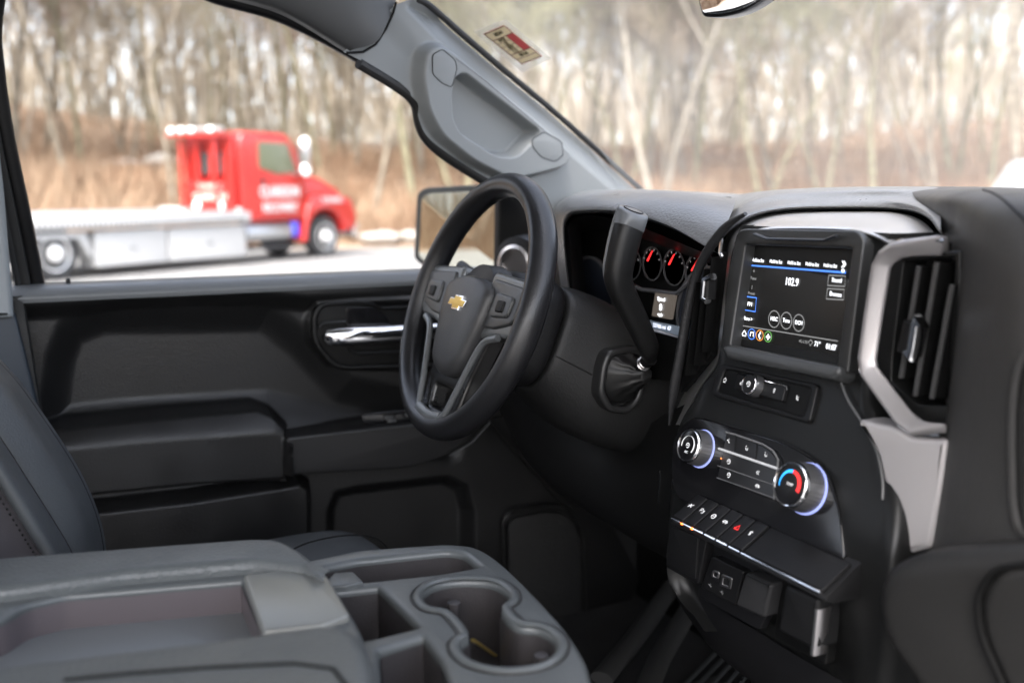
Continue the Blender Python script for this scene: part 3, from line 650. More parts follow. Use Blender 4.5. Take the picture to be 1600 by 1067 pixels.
# ---- icons built from short bars
def icon(kind, P, s, m, par):
    """P = (origin, ex, ey) ; s = size in metres"""
    o, ex, ey = P; nn = np.cross(ex, ey); mb = MB()
    def L(pts, w_=.10): mb.tube([o+ex*x*s+ey*y*s+nn*.0004 for x, y in pts], [(w_*s, .0001)]*len(pts), 4, ref=ey)
    if kind == 'person': L([(-.1, .45), (-.1, .35)], .16); L([(-.1, .15), (.05, -.25), (.4, -.3)], .11); L([(-.55, .1), (-.2, .1)])
    elif kind == 'feet': L([(-.1, .45), (-.1, .35)], .16); L([(-.1, .15), (.05, -.25), (.4, -.3)], .11); L([(.5, .3), (.5, -.3)], .1)
    elif kind == 'car': L([(-.6, -.1), (-.35, .2), (.3, .2), (.6, -.1), (-.6, -.1)]); L([(-.3, -.3), (-.2, -.3)], .15); L([(.3, -.3), (.4, -.3)], .15)
    elif kind == 'tri': L([(-.5, -.4), (0, .5), (.5, -.4), (-.5, -.4)], .12)
    elif kind == 'lamp': L([(0, .5), (.25, .3), (0, .1), (-.25, .3), (0, .5)]); L([(-.2, -.05), (.2, -.05)]); L([(-.15, -.3), (.15, -.3)])
    elif kind == 'ring': L([(.45*math.cos(t), .45*math.sin(t)) for t in np.linspace(-2, 3.6, 14)]); L([(-.2, 0), (.2, .1)])
    elif kind == 'x': L([(-.5, -.4), (.5, .4)]); L([(-.3, .4), (.35, -.4)]); L([(-.6, 0), (-.2, .05)])
    elif kind == 'pa': L([(-.5, -.5), (-.5, .5), (-.1, .45), (-.1, .1), (-.5, 0)]); L([(.1, -.4), (.5, -.4), (.5, .2), (.15, .1)])
    elif kind == 'home': L([(-.5, 0), (0, .5), (.5, 0)]); L([(-.35, 0), (-.35, -.45), (.35, -.45), (.35, 0)]); L([(0, -.1), (0, -.35)])
    elif kind == 'seat': L([(-.25, .5), (-.1, -.2), (.4, -.3)], .13); L([(.1, .4), (.1, .1)], .07); L([(.35, .4), (.35, .1)], .07)
    elif kind == 'rew': L([(.1, .35), (-.3, 0), (.1, -.35)]); L([(.5, .35), (.1, 0), (.5, -.35)])
    elif kind == 'usb': L([(-.6, 0), (.6, 0)], .06); L([(-.2, 0), (.1, .35), (.35, .35)], .06); L([(-.05, 0), (.2, -.3), (.4, -.3)], .06)
    return mb.build('symbol', m, par, smooth=0)
def SFr(u, v, dy=0., nsm=.01):
    p = PS(u, v, dy); t = np.array([0, gy(p[2]+nsm)-gy(p[2]-nsm), 2*nsm]); t /= np.linalg.norm(t); return p, X, t
def knob(name, u, v, r, h, par, glow=None, cap=GLOSS, knurl=True, dy=0.):
    p, ex, ey = SFr(u, v, dy); nn = np.cross(ex, ey)
    n_ = 72; mb = MB(); V = []; prof = [(r*.98, 0), (r*1.0, h*.15), (r*.93, h*.75), (r*.93, h*.86)]
    for i, (rr, hh) in enumerate(prof):
        for k in range(n_*2):
            th = math.pi*k/n_; q = rr*(1+(.012 if k % 4 < 2 and knurl and i < 3 else 0)); V.append(p+nn*hh+(ex*math.cos(th)+ey*math.sin(th))*q)
    mb.add(V, [(i*n_*2+k, i*n_*2+(k+1) % (2*n_), (i+1)*n_*2+(k+1) % (2*n_), (i+1)*n_*2+k) for i in range(3) for k in range(2*n_)])
    mb.add(V[:2*n_], [tuple(range(2*n_))])
    kn = mb.build(name, mat('knob_metal', (.42, .42, .43), .32, .9), par)
    mb = MB(); mb.lathe(p, nn, [(r*.80, h*.80), (r*.94, h*.84), (r*.93, h*.95), (r*.87, h*1.02), (r*.82, h*1.0), (r*.80, h*.9)], 48); mb.build('knob_ring', CHR, kn)
    mb = MB(); mb.lathe(p, nn, [(r*.83, h*.8), (r*.83, h*.955), (r*.6, h*.97), (0, h*.975)], 40); mb.build('knob_cap', cap, kn)
    if glow:
        mb = MB(); mb.lathe(p, nn, [(r*1.02, -.002), (r*1.075, -.001), (r*1.075, .0012), (r*1.02, .0016)], 48); mb.build('knob_light', glow, kn)
    return kn, (p+nn*h*.985, ex, ey)
# ---- media bar
mb_o = rpoly([(1124, 567), (1278, 600), (1264, 662), (1110, 618)], 9)
md = plate('media_controls', PSs(mb_o, -.001), BLK, dash, th=.006, bev=.002, holes=[PSs(rpoly([(1132, 576), (1268, 606), (1256, 651), (1120, 612)], 6), -.001)])
plate('control_bed', PSs(rpoly([(1130, 574), (1270, 604), (1258, 653), (1118, 614)], 6), .002), DEEP, md, th=.003, bev=.0004)
plate('button', PSs(rpoly([(1152, 584), (1228, 603), (1222, 628), (1146, 608)], 4), -.003), BLK, md, th=.006, bev=.0015)
mb = MB(); mb.tube(PSs([(1151, 583), (1166, 586.5)], -.005), .0007, 6); mb.tube(PSs([(1196, 595), (1229, 603), (1230, 610)], -.005), .0007, 6); mb.build('chrome_line', CHR, md)
for k_, u, v in (('home', 1133, 594), ('rew', 1158, 599), ('lamp', 1210, 611), ('seat', 1246, 622)):
    P = SFr(u, v, -.0045 if k_ in ('rew', 'lamp') else -.0004); icon(k_, P, .0055, WHT, md)
kn, P = knob('volume_knob', 1184, 604, .0125, .014, md, cap=BLK); icon('ring', P, .006, WHT, kn)
# ---- climate panel
co = rpoly([(1083, 648), (1225, 690), (1290, 728), (1312, 800), (1318, 876), (1290, 890), (1052, 775), (1046, 735), (1052, 680)], [22, 30, 30, 20, 14, 10, 20, 20, 20])
cl = plate('climate_panel', PSs(co, -.0005), GLOSS, dash, th=.006, bev=.002, res=3)
mb = MB(); mb.tube([p for p in PSs(co[:24], -.002)], .0009, 6); mb.build('panel_edge', SAT, cl)
kn, P = knob('fan_knob', 1097, 701, .0215, .022, cl, LEDB)
o_, ex, ey = P; nn = np.cross(ex, ey)
mb = MB(); mb.tube([o_+(ex*math.cos(t)+ey*math.sin(t))*.0115+nn*.0002 for t in np.linspace(R(195), R(-35), 20)], [(.0005+.0008*i/20, .0001) for i in range(20)], 4, ref=nn); mb.build('fan_scale', WHT, kn)
icon('ring', (o_, ex, ey), .006, WHT, kn); text('knob_text', 'A/C', o_-ey*.008, ex, ey, .004, WHT, kn)
kn, P = knob('temperature_knob', 1262, 763, .0255, .026, cl, LEDB)
o_, ex, ey = P; nn = np.cross(ex, ey)
for a0, a1, m in ((200, 92, CYAN), (88, -20, LEDR)):
    T = [R(a) for a in np.linspace(a0, a1, 14)]; wi, wo = .0105, .0155
    if m is CYAN: W1 = np.linspace(.0005, .0028, 14)
    else: W1 = np.linspace(.0028, .0036, 14)
    plate('temperature_scale', [o_+(ex*math.cos(t)+ey*math.sin(t))*(.0145+q*.3) for t, q in zip(T, W1)]+[o_+(ex*math.cos(t)+ey*math.sin(t))*(.0145-q) for t, q in zip(T[::-1], W1[::-1])], m, kn, th=.0003, bev=0, n=nn, lift=.0004)
text('knob_text', 'TEMP', o_, ex, ey, .004, WHT, kn)
bo = rpoly([(1135, 674), (1196, 697), (1216, 716), (1208, 782), (1121, 746)], [5, 14, 14, 4, 4])
bp = plate('button_pad', PSs(bo, -.004), mat('button_black', (.014, .014, .015), .35), cl, th=.006, bev=.0015)
mb = MB(); mb.tube(PSs([(1134, 675), (1150, 679), (1192, 694), (1208, 704), (1216, 718), (1209, 780)], -.0055), .0011, 6); mb.build('pad_frame', mat('pad_frame_grey', (.16, .16, .16), .35), cl)
mb = MB(); mb.tube(PSs([(1123, 700.5), (1215, 732)], -.0056), .0015, 8); mb.build('chrome_line', mat('bright_line', (.8, .8, .8), .35, .2), cl)
for a, b in (((1121, 727), (1208, 757)), ((1120, 746), (1207, 777)), ((1150, 680), (1148, 706)), ((1183, 691), (1181, 718))):
    mb = MB(); mb.tube(PSs([a, b], -.0046), .0005, 6); mb.build('button_gap', mat('pad_frame_grey') if a[0] < 1140 else DEEP, cl)
for k_, u, v in (('person', 1139, 689), ('feet', 1166, 700), ('feet', 1196, 710), ('ring', 1139, 721), ('ring', 1139, 742), ('car', 1184, 759), ('rew', 1184, 738)):
    icon(k_, SFr(u, v, -.0048), .0055, WHT, cl)
mb = MB(); p = PS(1127, 716, -.005); mb.lathe(p, (0, -1, 0), [(.0008, 0), (.0008, .0003), (0, .0004)], 10); mb.build('led', LEDO, cl)
# ---- row of switches on a shelf
yf, yb, zf, zb = .088, .128, 1.222, 1.246
x0 = PY(1050, 797, yf)[0]; x1 = PY(1284, 912, yf)[0]
ey = np.array([0, yb-yf, zb-zf]); ey /= np.linalg.norm(ey); L = math.hypot(yb-yf, zb-zf); nn = np.cross(X, ey)
def KP(x, t, l=0.): return np.array([x, yf, zf])+ey*L*t+nn*l
sb = MB(); prof = [(yb+.03, zb+.012), (yb, zb-.002), (yf+.002, zf-.002), (yf, zf-.006), (yf+.012, zf-.011), (yb+.02, zf-.012)]
V = [(x, y, z) for x in (x0-.004, x1+.005) for y, z in prof]; n_ = len(prof)
sb.add(V, [(i, i+1, n_+i+1, n_+i) for i in range(n_-1)]+[tuple(range(n_)), tuple(range(n_, 2*n_))[::-1]])
sr = sb.build('switch_row', BLK, dash, bevel=.0015)
kw = (x1-x0)*.52/6
for i in range(6):
    xa = x0+i*kw; q = [KP(xa+.0012, .05), KP(xa+kw-.0012, .05), KP(xa+kw-.0012, .92), KP(xa+.0012, .92)]
    b = plate('switch', rpoly(q, .002), BLK, sr, th=.005, bev=.0012, n=nn, lift=.003)
    k_ = ['x', 'pa', 'ring', 'car', 'tri', 'lamp'][i]; icon(k_, (KP(xa+kw*.5, .52, .0032), X, ey), .0065, LEDR if k_ == 'tri' else WHT, b)
    mb = MB(); mb.tube([KP(xa+.0016, -.01, .0016), KP(xa+kw-.0016, -.01, .0016)], .0014, 10); mb.build('chrome_line', CHR, b)
    if i in (1, 2):
        mb = MB(); mb.box(KP(xa+kw*(.1 if i == 1 else .0), 0, .0012)+[0, -.0012, 0], (.003, .003, .0016)); mb.build('led', LEDO, b)
plate('blank_cover', rpoly([KP(x0+6*kw+.002, .05), KP(x1, .05), KP(x1, .92), KP(x0+6*kw+.002, .92)], .002), BLK, sr, th=.004, bev=.0012, n=nn, lift=.002)
mb = MB(); mb.tube([KP(x0+6*kw+.001, -.01, .0012), KP(x1, -.01, .0012)], .0016, 10); mb.build('chrome_line', CHR, sr)
# ---- lower stack: storage doors and sockets
def LS(pts, y=.128): return [PY(u, v, y) for u, v in pts]
lp = plate('lower_panel', LS(rpoly([(1108, 835), (1222, 888), (1226, 905), (1186, 985), (1090, 932), (1092, 912)], 6), .135), mat('lower_black', (.007, .007, .008), .55, spec=.25), dash, th=.01, bev=.002)
ld = plate('storage_door', LS(rpoly([(1048, 806), (1106, 832), (1090, 914), (1040, 886)], 5), .122), BLK, dash, th=.014, bev=.002)
plate('door_inset', LS(rpoly([(1050, 822), (1090, 839), (1086, 905), (1044, 882)], 4), .119), BLK, ld, th=.006, bev=.001)
us = plate('usb_socket', LS(rpoly([(1112, 868), (1162, 893), (1148, 946), (1094, 918)], 5), .124), BLK, dash, th=.012, bev=.002)
for pts, r_ in (([(1113, 890), (1124, 893), (1122, 905), (1111, 902)], 4), ([(1127, 896), (1144, 903), (1141, 921), (1124, 915)], 3)):
    plate('port', LS(rpoly(pts, r_), .123), SCHR, us, th=.003, bev=.0006, holes=[LS([(np.array(p)-np.mean(pts, 0))*.55+np.mean(pts, 0) for p in rpoly(pts, r_)], .123)])
for u, v in ((1110, 914), (1128, 925)): icon('usb', (PY(u, v, .1228), X, Z), .006, mat('grey_marking', (.25, .25, .25), .5), us)
oc = plate('outlet_cover', LS(rpoly([(1164, 893), (1206, 913), (1193, 966), (1148, 946)], 6), .114), mat('outlet_cap', (.025, .025, .026), .40, spec=.35), dash, th=.02, bev=.004)
mb = MB(); mb.tube(LS([(1168, 899), (1201, 915)], .108), .0012, 8); mb.build('cover_lip', SAT, oc)
pd = plate('pocket_door', LS(rpoly([(1226, 912), (1278, 936), (1272, 1016), (1214, 985)], 7), .102), BLK, dash, th=.03, bev=.005)
mb = MB(); mb.tube([PY(u, v, .112) for u, v in [(1286, 948), (1279, 1020)]], [(.0035, .010)]*2, 12, n2=.6, ref=X); mb.build('chrome_strip', SCHR, pd)
plate('pocket_frame', LS(rpoly([(1222, 900), (1300, 938), (1290, 1040), (1208, 995)], 6), .130), DEEP, dash, th=.012, bev=.002)
mb = MB(); mb.lathe(PS(1309, 918, -.001), (0, -1, 0), [(.003, 0), (.003, .001), (0, .002)], 14); mb.build('screw', SCHR, dash)
# lower column of the stack and under-dash filler
rows = [[PY(u, v, y) for (u, v), y in zip([(1040, 890), (1100, 935), (1190, 990), (1300, 1055), (1372, 1090)], (.20, .16, .155, .155, .16))],
        [PY(u, v, y) for (u, v), y in zip([(1060, 940), (1105, 985), (1190, 1045), (1300, 1110), (1375, 1150)], (.20, .165, .16, .16, .165))],
        [PY(u, v, y) for (u, v), y in zip([(1095, 985), (1125, 1025), (1210, 1090), (1320, 1170), (1380, 1200)], (.24, .20, .20, .20, .20))],
        [PY(u, v, y) for (u, v), y in zip([(1120, 980), (1160, 1020), (1240, 1080), (1330, 1150), (1390, 1190)], (.40, .38, .38, .38, .38))]]
skin('lower_stack', rows, mat('lower_black'), dash, n=40, sub=4)
# ---- passenger side pad
cA = [(1452, 322), (1474, 356), (1488, 400), (1492, 470), (1482, 560), (1472, 680), (1460, 780), (1449, 880)]
cB = [(1520, 302), (1545, 330), (1562, 400), (1566, 500), (1560, 620), (1556, 740), (1550, 860)]
cC = [(1590, 296), (1640, 330), (1680, 420), (1700, 560), (1700, 700), (1690, 860)]
rows = [[PY(u, v, .30) for u, v in cA], [PY(u-3, v, .20) for u, v in cA], [PY(u, v, .165) for u, v in cA], [PY(u, v, .125) for u, v in cB], [PY(u, v, .10) for u, v in cC], [PY(u+250, v, .09) for u, v in cC]]
rows = [[r[0]+[0, .04, .0]]+list(r) for r in rows]
V_ = [(1430, 312, .34), (1445, 322, .27), (1462, 345, .20)]
rows = [[(.14, .66, 1.573), (.35, .66, 1.573), (.6, .64, 1.573), (.9, .60, 1.573)],
        [PY(u, v, .46) for u, v in [(1430, 295), (1480, 294.5), (1560, 294.5), (1650, 296), (1900, 302)]],
        [PY(u, v, .36) for u, v in [(1425, 297), (1480, 295), (1560, 294.8), (1650, 297), (1900, 304)]],
        [PY(u, v, y) for u, v, y in [(1428, 306, .33), (1480, 299, .29), (1540, 296, .27), (1650, 299, .25), (1900, 308, .22)]],
        [PY(u, v, y) for u, v, y in [(1440, 320, .30), (1480, 309, .23), (1540, 303, .20), (1650, 305, .18), (1900, 320, .16)]],
        [PY(u, v, y) for u, v, y in [(1460, 345, .27), (1500, 330, .19), (1560, 325, .155), (1650, 328, .14), (1900, 345, .13)]],
        [PY(u, v, y) for u, v, y in [(1478, 385, .24), (1510, 375, .17), (1570, 375, .13), (1650, 378, .12), (1900, 395, .11)]],
        [PY(u, v, y) for u, v, y in [(1486, 440, .23), (1505, 440, .165), (1570, 445, .118), (1650, 450, .108), (1900, 470, .10)]],
        [PY(u, v, y) for u, v, y in [(1482, 560, .23), (1495, 560, .162), (1565, 570, .115), (1650, 575, .105), (1900, 600, .10)]],
        [PY(u, v, y) for u, v, y in [(1466, 700, .23), (1480, 700, .158), (1560, 710, .115), (1650, 715, .105), (1900, 740, .10)]],
        [PY(u, v, y) for u, v, y in [(1440, 890, .23), (1454, 890, .156), (1550, 890, .115), (1650, 890, .105), (1900, 890, .10)]]]
pp_ = skin('passenger_pad', rows, SIDEPAD, dash, n=70, sub=6)
from mathutils.bvhtree import BVHTree
def bvh(ob): return BVHTree.FromPolygons([v.co for v in ob.data.vertices], [tuple(p.vertices) for p in ob.data.polygons])
def cast(tree, u, v, lift=0.):
    d = Vector(ray(u, v)).normalized(); h = tree.ray_cast(Vector(CAM), d)
    return np.array(h[0])-np.array(d)*lift if h[0] else None
bt0 = bvh(pp_); sp0 = [cast(bt0, u, v, .0002) for u, v in cat_rom([(1536, 297), (1556, 304), (1578, 320), (1600, 341), (1625, 366), (1650, 392)], 5)]; sp0 = [p for p in sp0 if p is not None]
mb = MB(); mb.tube(sp0, .0014, 6); mb.build('pad_seam', DEEP, dash)
GLV = mat('glovebox_plastic', (.018, .0176, .0172), .45, spec=.25, bump=('grain', 400, .4, .0006))
gb = plate('glovebox', [PY(u, v, .07) for u, v in rpoly([(1356, 940), (1366, 892), (1410, 868), (1500, 856), (1700, 842), (1700, 1250), (1500, 1250), (1430, 1090), (1372, 1010)], [30, 30, 40, 30, 5, 5, 60, 60, 50], 8)], GLV, dash, th=.11, bev=.024, res=6)
pth = rpoly([(1700, 880), (1560, 890), (1532, 930), (1536, 990), (1580, 1090), (1640, 1200)], [1, 40, 30, 30, 30, 1])
plate('glovebox_inset', [PY(u, v, .062) for u, v in pth+[(1700, 1200)]], GLV, gb, th=.03, bev=.008, res=4, lift=.001)
mb = MB(); mb.tube([PY(u-4, v-3, .066) for u, v in pth], .003, 8); mb.build('inset_gap', DEEP, gb)
pth = cat_rom([(1640, 540), (1605, 560), (1590, 620), (1588, 720), (1592, 800), (1608, 832), (1640, 836)], 6)
mb = MB(); mb.tube([PY(u, v, .108) for u, v in pth], .006, 10); mb.build('vent_ring', SIDEPAD, dash)
mb = MB(); mb.tube([PY(u+7, v, .104) for u, v in pth], .0035, 8); mb.build('vent_gap', DEEP, dash)

# ---- instrument cluster
ic = plate('instrument_cluster', [PY(u, v, .27) for u, v in [(880, 330), (1125, 330), (1125, 600), (880, 600)]], DEEP, dash, th=.01, bev=.001)
mb = MB()
rows = [[PY(u, v, .19) for u, v in [(893, 470), (888, 352), (960, 342), (1112, 400)]], [PY(u+14, v+12, .262) for u, v in [(893, 470), (890, 360), (955, 352), (1100, 402)]]]
skin('cluster_hood', rows, BLK, ic, n=40, sub=1)
def CP(u, v): return PY(u, v, .262)
for u, v, r_ in ((988, 412, .024), (1020, 412, .024), (1054, 418, .025), (1090, 428, .026)):
    g_ = MB(); c = CP(u, v); g_.lathe(c, (0, -1, 0), [(r_, 0), (r_+.001, .002), (r_-.0008, .002), (r_-.001, 0)], 40); gg = g_.build('gauge', mat('gauge_ring', (.10, .10, .105), .4), ic)
    mb = MB(); mb.tube([c+[-.008, -.004, .004], c+[.004, -.004, .019]], [.0013, .0006], 6); mb.build('needle', NEED, gg)
    mb = MB()
    for a in np.linspace(20, 160, 6): mb.tube([c+np.array([math.cos(R(a)), 0, math.sin(R(a))])*r_*.80+[0, -.002, 0], c+np.array([math.cos(R(a)), 0, math.sin(R(a))])*r_*.9+[0, -.002, 0]], .0004, 4)
    mb.build('gauge_marks', WHT, gg)
for u, v, r_ in ((1112, 500, .072), (925, 470, .072)):
    g_ = MB(); c = CP(u, v); g_.lathe(c, (0, -1, 0), [(r_, 0), (r_+.001, .006), (r_-.004, .006), (r_-.004, 0)], 60); gg = g_.build('gauge', mat('gauge_ring'), ic)
    g_ = MB(); g_.lathe(c+[0, -.0035, 0], (0, -1, 0), [(r_-.004, 0), (r_-.004, .001), (0, .001)], 40); g_.build('gauge_face', mat('gauge_face', (.016, .02, .03), .5), gg)
mb = MB(); mb.tube([CP(985, 440)+[0, -.008, 0], CP(1010, 452)+[0, -.008, 0], CP(1065, 458)+[0, -.008, 0], CP(1085, 440)+[0, -.008, 0]], .003, 8); mb.build('gauge_shelf', mat('gauge_ring'), ic)
sc = plate('trip_display', [CP(u, v)+[0, -.009, 0] for u, v in rpoly([(1032, 456), (1064, 461), (1057, 499), (1026, 493)], 2)], mat('trip_screen', (.03, .03, .03), .3, emit=((.6, .5, .42), .03)), ic, th=.003, bev=.0004)
for s, u, v, px in (('Speed', 1043, 467, 6), ('0', 1042, 480, 11), ('mph', 1041, 491, 5)):
    q = CP(u, v)+[0, -.0108, 0]; text('display_text', s, q, X, Z, px/F*1.42*1.38, SCRT, sc, off=.0001)
sc = plate('odometer', [CP(u, v)+[0, -.009, 0] for u, v in rpoly([(1010, 498), (1080, 512), (1078, 530), (1014, 515)], 2)], mat('odometer_screen', (.10, .12, .14), .3, emit=((.5, .6, .75), .03)), ic, th=.003, bev=.0004)
text('display_text', '53166 mi  67', CP(1044, 510)+[0, -.0108, 0], X, Z, 6.5/F*1.42*1.38, mat('odometer_text', (.02, .02, .03), .5, emit=((.8, .85, 1), .35)), sc)
mb = MB(); mb.tube([PY(u, v, .215) for u, v in [(942, 494), (1072, 530)]], [(.0016, .003)]*2, 8); mb.build('chrome_line', SCHR, ic)
plate('cluster_sill', [PY(u, v, .222) for u, v in [(900, 488), (1090, 536), (1090, 600), (900, 580)]], DEEP, ic, th=.01, bev=.002)
# ---- left end of the dash, lower knee panel
rows = [[PY(u, v, .20) for u, v in [(866, 360), (862, 420), (858, 480), (850, 560), (840, 640)]], [PY(u, v, .19) for u, v in [(888, 352), (893, 420), (895, 480), (893, 560), (880, 640)]], [PY(u, v, .23) for u, v in [(905, 352), (912, 420), (915, 480), (915, 560), (900, 640)]]]
skin('dash_end', rows, BLK, dash, n=30, sub=3)
mb = MB(); c = PY(807, 415, .24); mb.lathe(c, (.5, -1, 0), [(.035, .0), (.038, .008), (.032, .010), (.030, .0)], 30)
v_ = mb.build('air_vent', SCHR, dash); mb = MB(); mb.lathe(c, (.5, -1, 0), [(.055, -.03), (.052, .0), (.038, .004), (.03, -.01), (0, -.02)], 30); mb.build('vent_housing', BLK, v_)
rows = [[(-.80, .22, 1.42), (-.6, .20, 1.36), (-.42, .24, 1.24), (-.25, .22, 1.30), (-.13, .20, 1.36)],
        [(-.80, .20, 1.30), (-.62, .18, 1.22), (-.42, .20, 1.15), (-.25, .19, 1.18), (-.13, .18, 1.25)],
        [(-.80, .24, 1.16), (-.62, .22, 1.10), (-.42, .23, 1.08), (-.25, .23, 1.08), (-.13, .20, 1.12)], [(-.80, .42, 1.06), (-.62, .40, 1.04), (-.42, .40, 1.03), (-.25, .40, 1.03), (-.13, .36, 1.05)]]
skin('knee_panel', rows, mat('knee_black', (.005, .005, .005), .55, spec=.2), dash, n=50, sub=5)
mb = MB(); mb.tube([PY(u, v, .215) for u, v in [(905, 703), (928, 722), (950, 765), (968, 776)]], [(.005, .002)]*4, 8); mb.build('release_lever', BLK, dash)
mb = MB(); mb.tube([PY(u, v, .19) for u, v in [(1031, 735), (1029, 785)]], .0015, 6); mb.build('stack_clip', CHR, dash)

# ================================================================== steering wheel
TW = R(20.4); WC = np.array([-.42, -.005, 1.437]); wn_ = np.array([0, -math.cos(TW), math.sin(TW)]); wu = np.array([0, math.sin(TW), math.cos(TW)])
sw = thing('steering_wheel', 'black leather steering wheel with a gold cross shaped emblem on its hub', 'steering wheel', tuple(WC))
def W(x, y, h=0.): return WC+X*x+wu*y+wn_*h
RW = .1765
def rimtube(name, a0, a1, m, rr=.0165, ra=.0195, par=sw, h=0., n=120, dr=0.):
    mb = MB(); closed = abs(a1-a0) >= 359.9; T = np.linspace(R(a0), R(a1), n)
    P = [W((RW+dr)*math.cos(t), (RW+dr)*math.sin(t), h) for t in T]; nr = 20; V = []
    for t, p in zip(T, P):
        e = X*math.cos(t)+wu*math.sin(t)
        for k in range(nr):
            a = 2*math.pi*k/nr; c, s_ = math.cos(a), math.sin(a); V.append(p+e*rr*c+wn_*ra*s_)
    Fc = [(i*nr+k, i*nr+(k+1) % nr, (i+1)*nr+(k+1) % nr, (i+1)*nr+k) for i in range(n-1) for k in range(nr)]
    if not closed: Fc += [tuple(range(nr)), tuple((n-1)*nr+k for k in range(nr))[::-1]]
    mb.add(V, Fc); return mb.build(name, m, par, 60)
rim = rimtube('rim', 0, 360, LEA)
rimtube('rim_seam', 0, 360, DEEP, .0008, .0008, rim, h=-.0105, dr=.0132)
rimtube('rim_seam', 200, 340, mat('seam_light', (.05, .05, .05), .5), .0006, .0006, rim, h=.0135, dr=-.0108)
WSP = mat('wheel_satin_trim', (.13, .137, .14), .30, .3)
def wpl(name, pts, m, h, th, bev, par=sw, r=.008, holes=(), res=3): return plate(name, [W(x, y) for x, y in rpoly(pts, r)], m, par, th=th, bev=bev, fr=(WC, X, wu, wn_), lift=h, holes=[[W(x, y) for x, y in rpoly(q, r)] for q in holes], res=res)
for s in (-1, 1):
    sp = wpl('spoke', [(s*.172, .046), (s*.05, .052), (s*.045, -.045), (s*.10, -.034), (s*.150, -.03), (s*.172, -.012)], WSP, .006, .028, .006)
    bz = wpl('switch_panel', [(s*.158, .036), (s*.062, .042), (s*.060, -.026), (s*.105, -.024), (s*.15, -.012)], mat('switch_panel_black', (.03, .031, .032), .35), .010, .008, .003, sp)
    bt = wpl('switch_button', [(s*.142, .022), (s*.09, .024), (s*.088, -.010), (s*.138, -.006)], mat('switch_button_grey', (.05, .052, .053), .4), .014, .008, .003, sp)
    wpl('switch_centre', [(s*.126, .014), (s*.106, .014), (s*.106, -.002), (s*.126, -.001)], DEEP, .0165, .005, .002, sp, r=.003)
lo_ = wpl('lower_spoke', [(-.090, -.02), (.090, -.02), (.066, -.10), (.058, -.172), (.03, -.178), (-.03, -.178), (-.058, -.172), (-.066, -.10)], LEAB, .0, .022, .006, holes=[[(-.034, -.118), (.034, -.118), (.030, -.152), (-.030, -.152)]])
for s in (-1, 1):
    mb = MB(); pth = cat_rom([W(s*.125, -.033, .008), W(s*.094, -.045, .010), W(s*.076, -.078, .010), W(s*.060, -.118, .009), W(s*.048, -.150, .009), W(s*.036, -.162, .010)], 6)
    mb.tube(pth, [(.0045, .0052)]*len(pth), 10, ref=wn_); mb.build('spoke_trim', WSP, lo_, 60)
mb = MB(); mb.tube(cat_rom([W(-.040, -.161, .010), W(0, -.165, .011), W(.040, -.161, .010)], 8), [(.006, .010)]*17, 10, ref=wn_); mb.build('spoke_trim', WSP, lo_, 60)
# airbag pad: domed shield
out = cat_rom([(-.066, .048), (0, .060), (.066, .048), (.072, .015), (.060, -.035), (.042, -.075), (0, -.090), (-.042, -.075), (-.060, -.035), (-.072, .015)], 6, True)
rows = []
for k, (sc_, h) in enumerate([(1.0, .0), (1.0, .008), (.985, .014), (.93, .019), (.80, .0215), (.55, .023), (.25, .024), (.02, .024)]): rows.append([W(x*sc_*.96+.008, (y*.96-.018)*sc_-(1-sc_)*.02, h) for x, y in out])
V = [p for r_ in rows for p in r_]; n_ = len(out)
hub = mesh('airbag_cover', V, [(i*n_+k, i*n_+(k+1) % n_, (i+1)*n_+(k+1) % n_, (i+1)*n_+k) for i in range(len(rows)-1) for k in range(n_)]+[tuple((len(rows)-1)*n_+k for k in range(n_))], mat('airbag_cover_plastic', (.034, .034, .035), .42, bump=('grain', 650, .3, .0004)), sw, 70)
bt = [(-.92, .30), (-.40, .30), (-.40, .62), (.42, .62), (.42, .30), (1.0, .30), (.86, -.30), (.34, -.30), (.34, -.62), (-.48, -.62), (-.48, -.30), (-1.08, -.30)]
def bow(k, g, th, h, m, par): return plate('emblem' if m is CHR else 'emblem_gold', [W(.008+x*.027*k+(-1 if x < 0 else 1)*g, -.003+y*.0155*k+(-1 if y < 0 else 1)*g) for x, y in bt], m, par, th=th, bev=.0006, fr=(WC, X, wu, wn_), lift=h-.014)
em = bow(1., .0008, .003, .0400, CHR, hub)
plate('emblem_gold', [W(.008+x*.0252, -.003+y*.0133) for x, y in bt], mat('emblem_gold', (.72, .48, .12), .3, .7, bump=('noise', 500, .4, .001)), hub, th=.002, bev=.0004, fr=(WC, X, wu, wn_), lift=.0268)
text('airbag_text', 'SRS', W(-.012, -.056, .0222), X, wu, .008, DEEP, hub, xs=1.1); text('airbag_text', 'AIRBAG', W(-.012, -.064, .0218), X, wu, .006, DEEP, hub)
mb = MB(); mb.lathe(W(0, 0, -.045), wn_, [(.06, 0), (.065, .02), (.06, .045)], 30); mb.build('hub', BLK, sw)

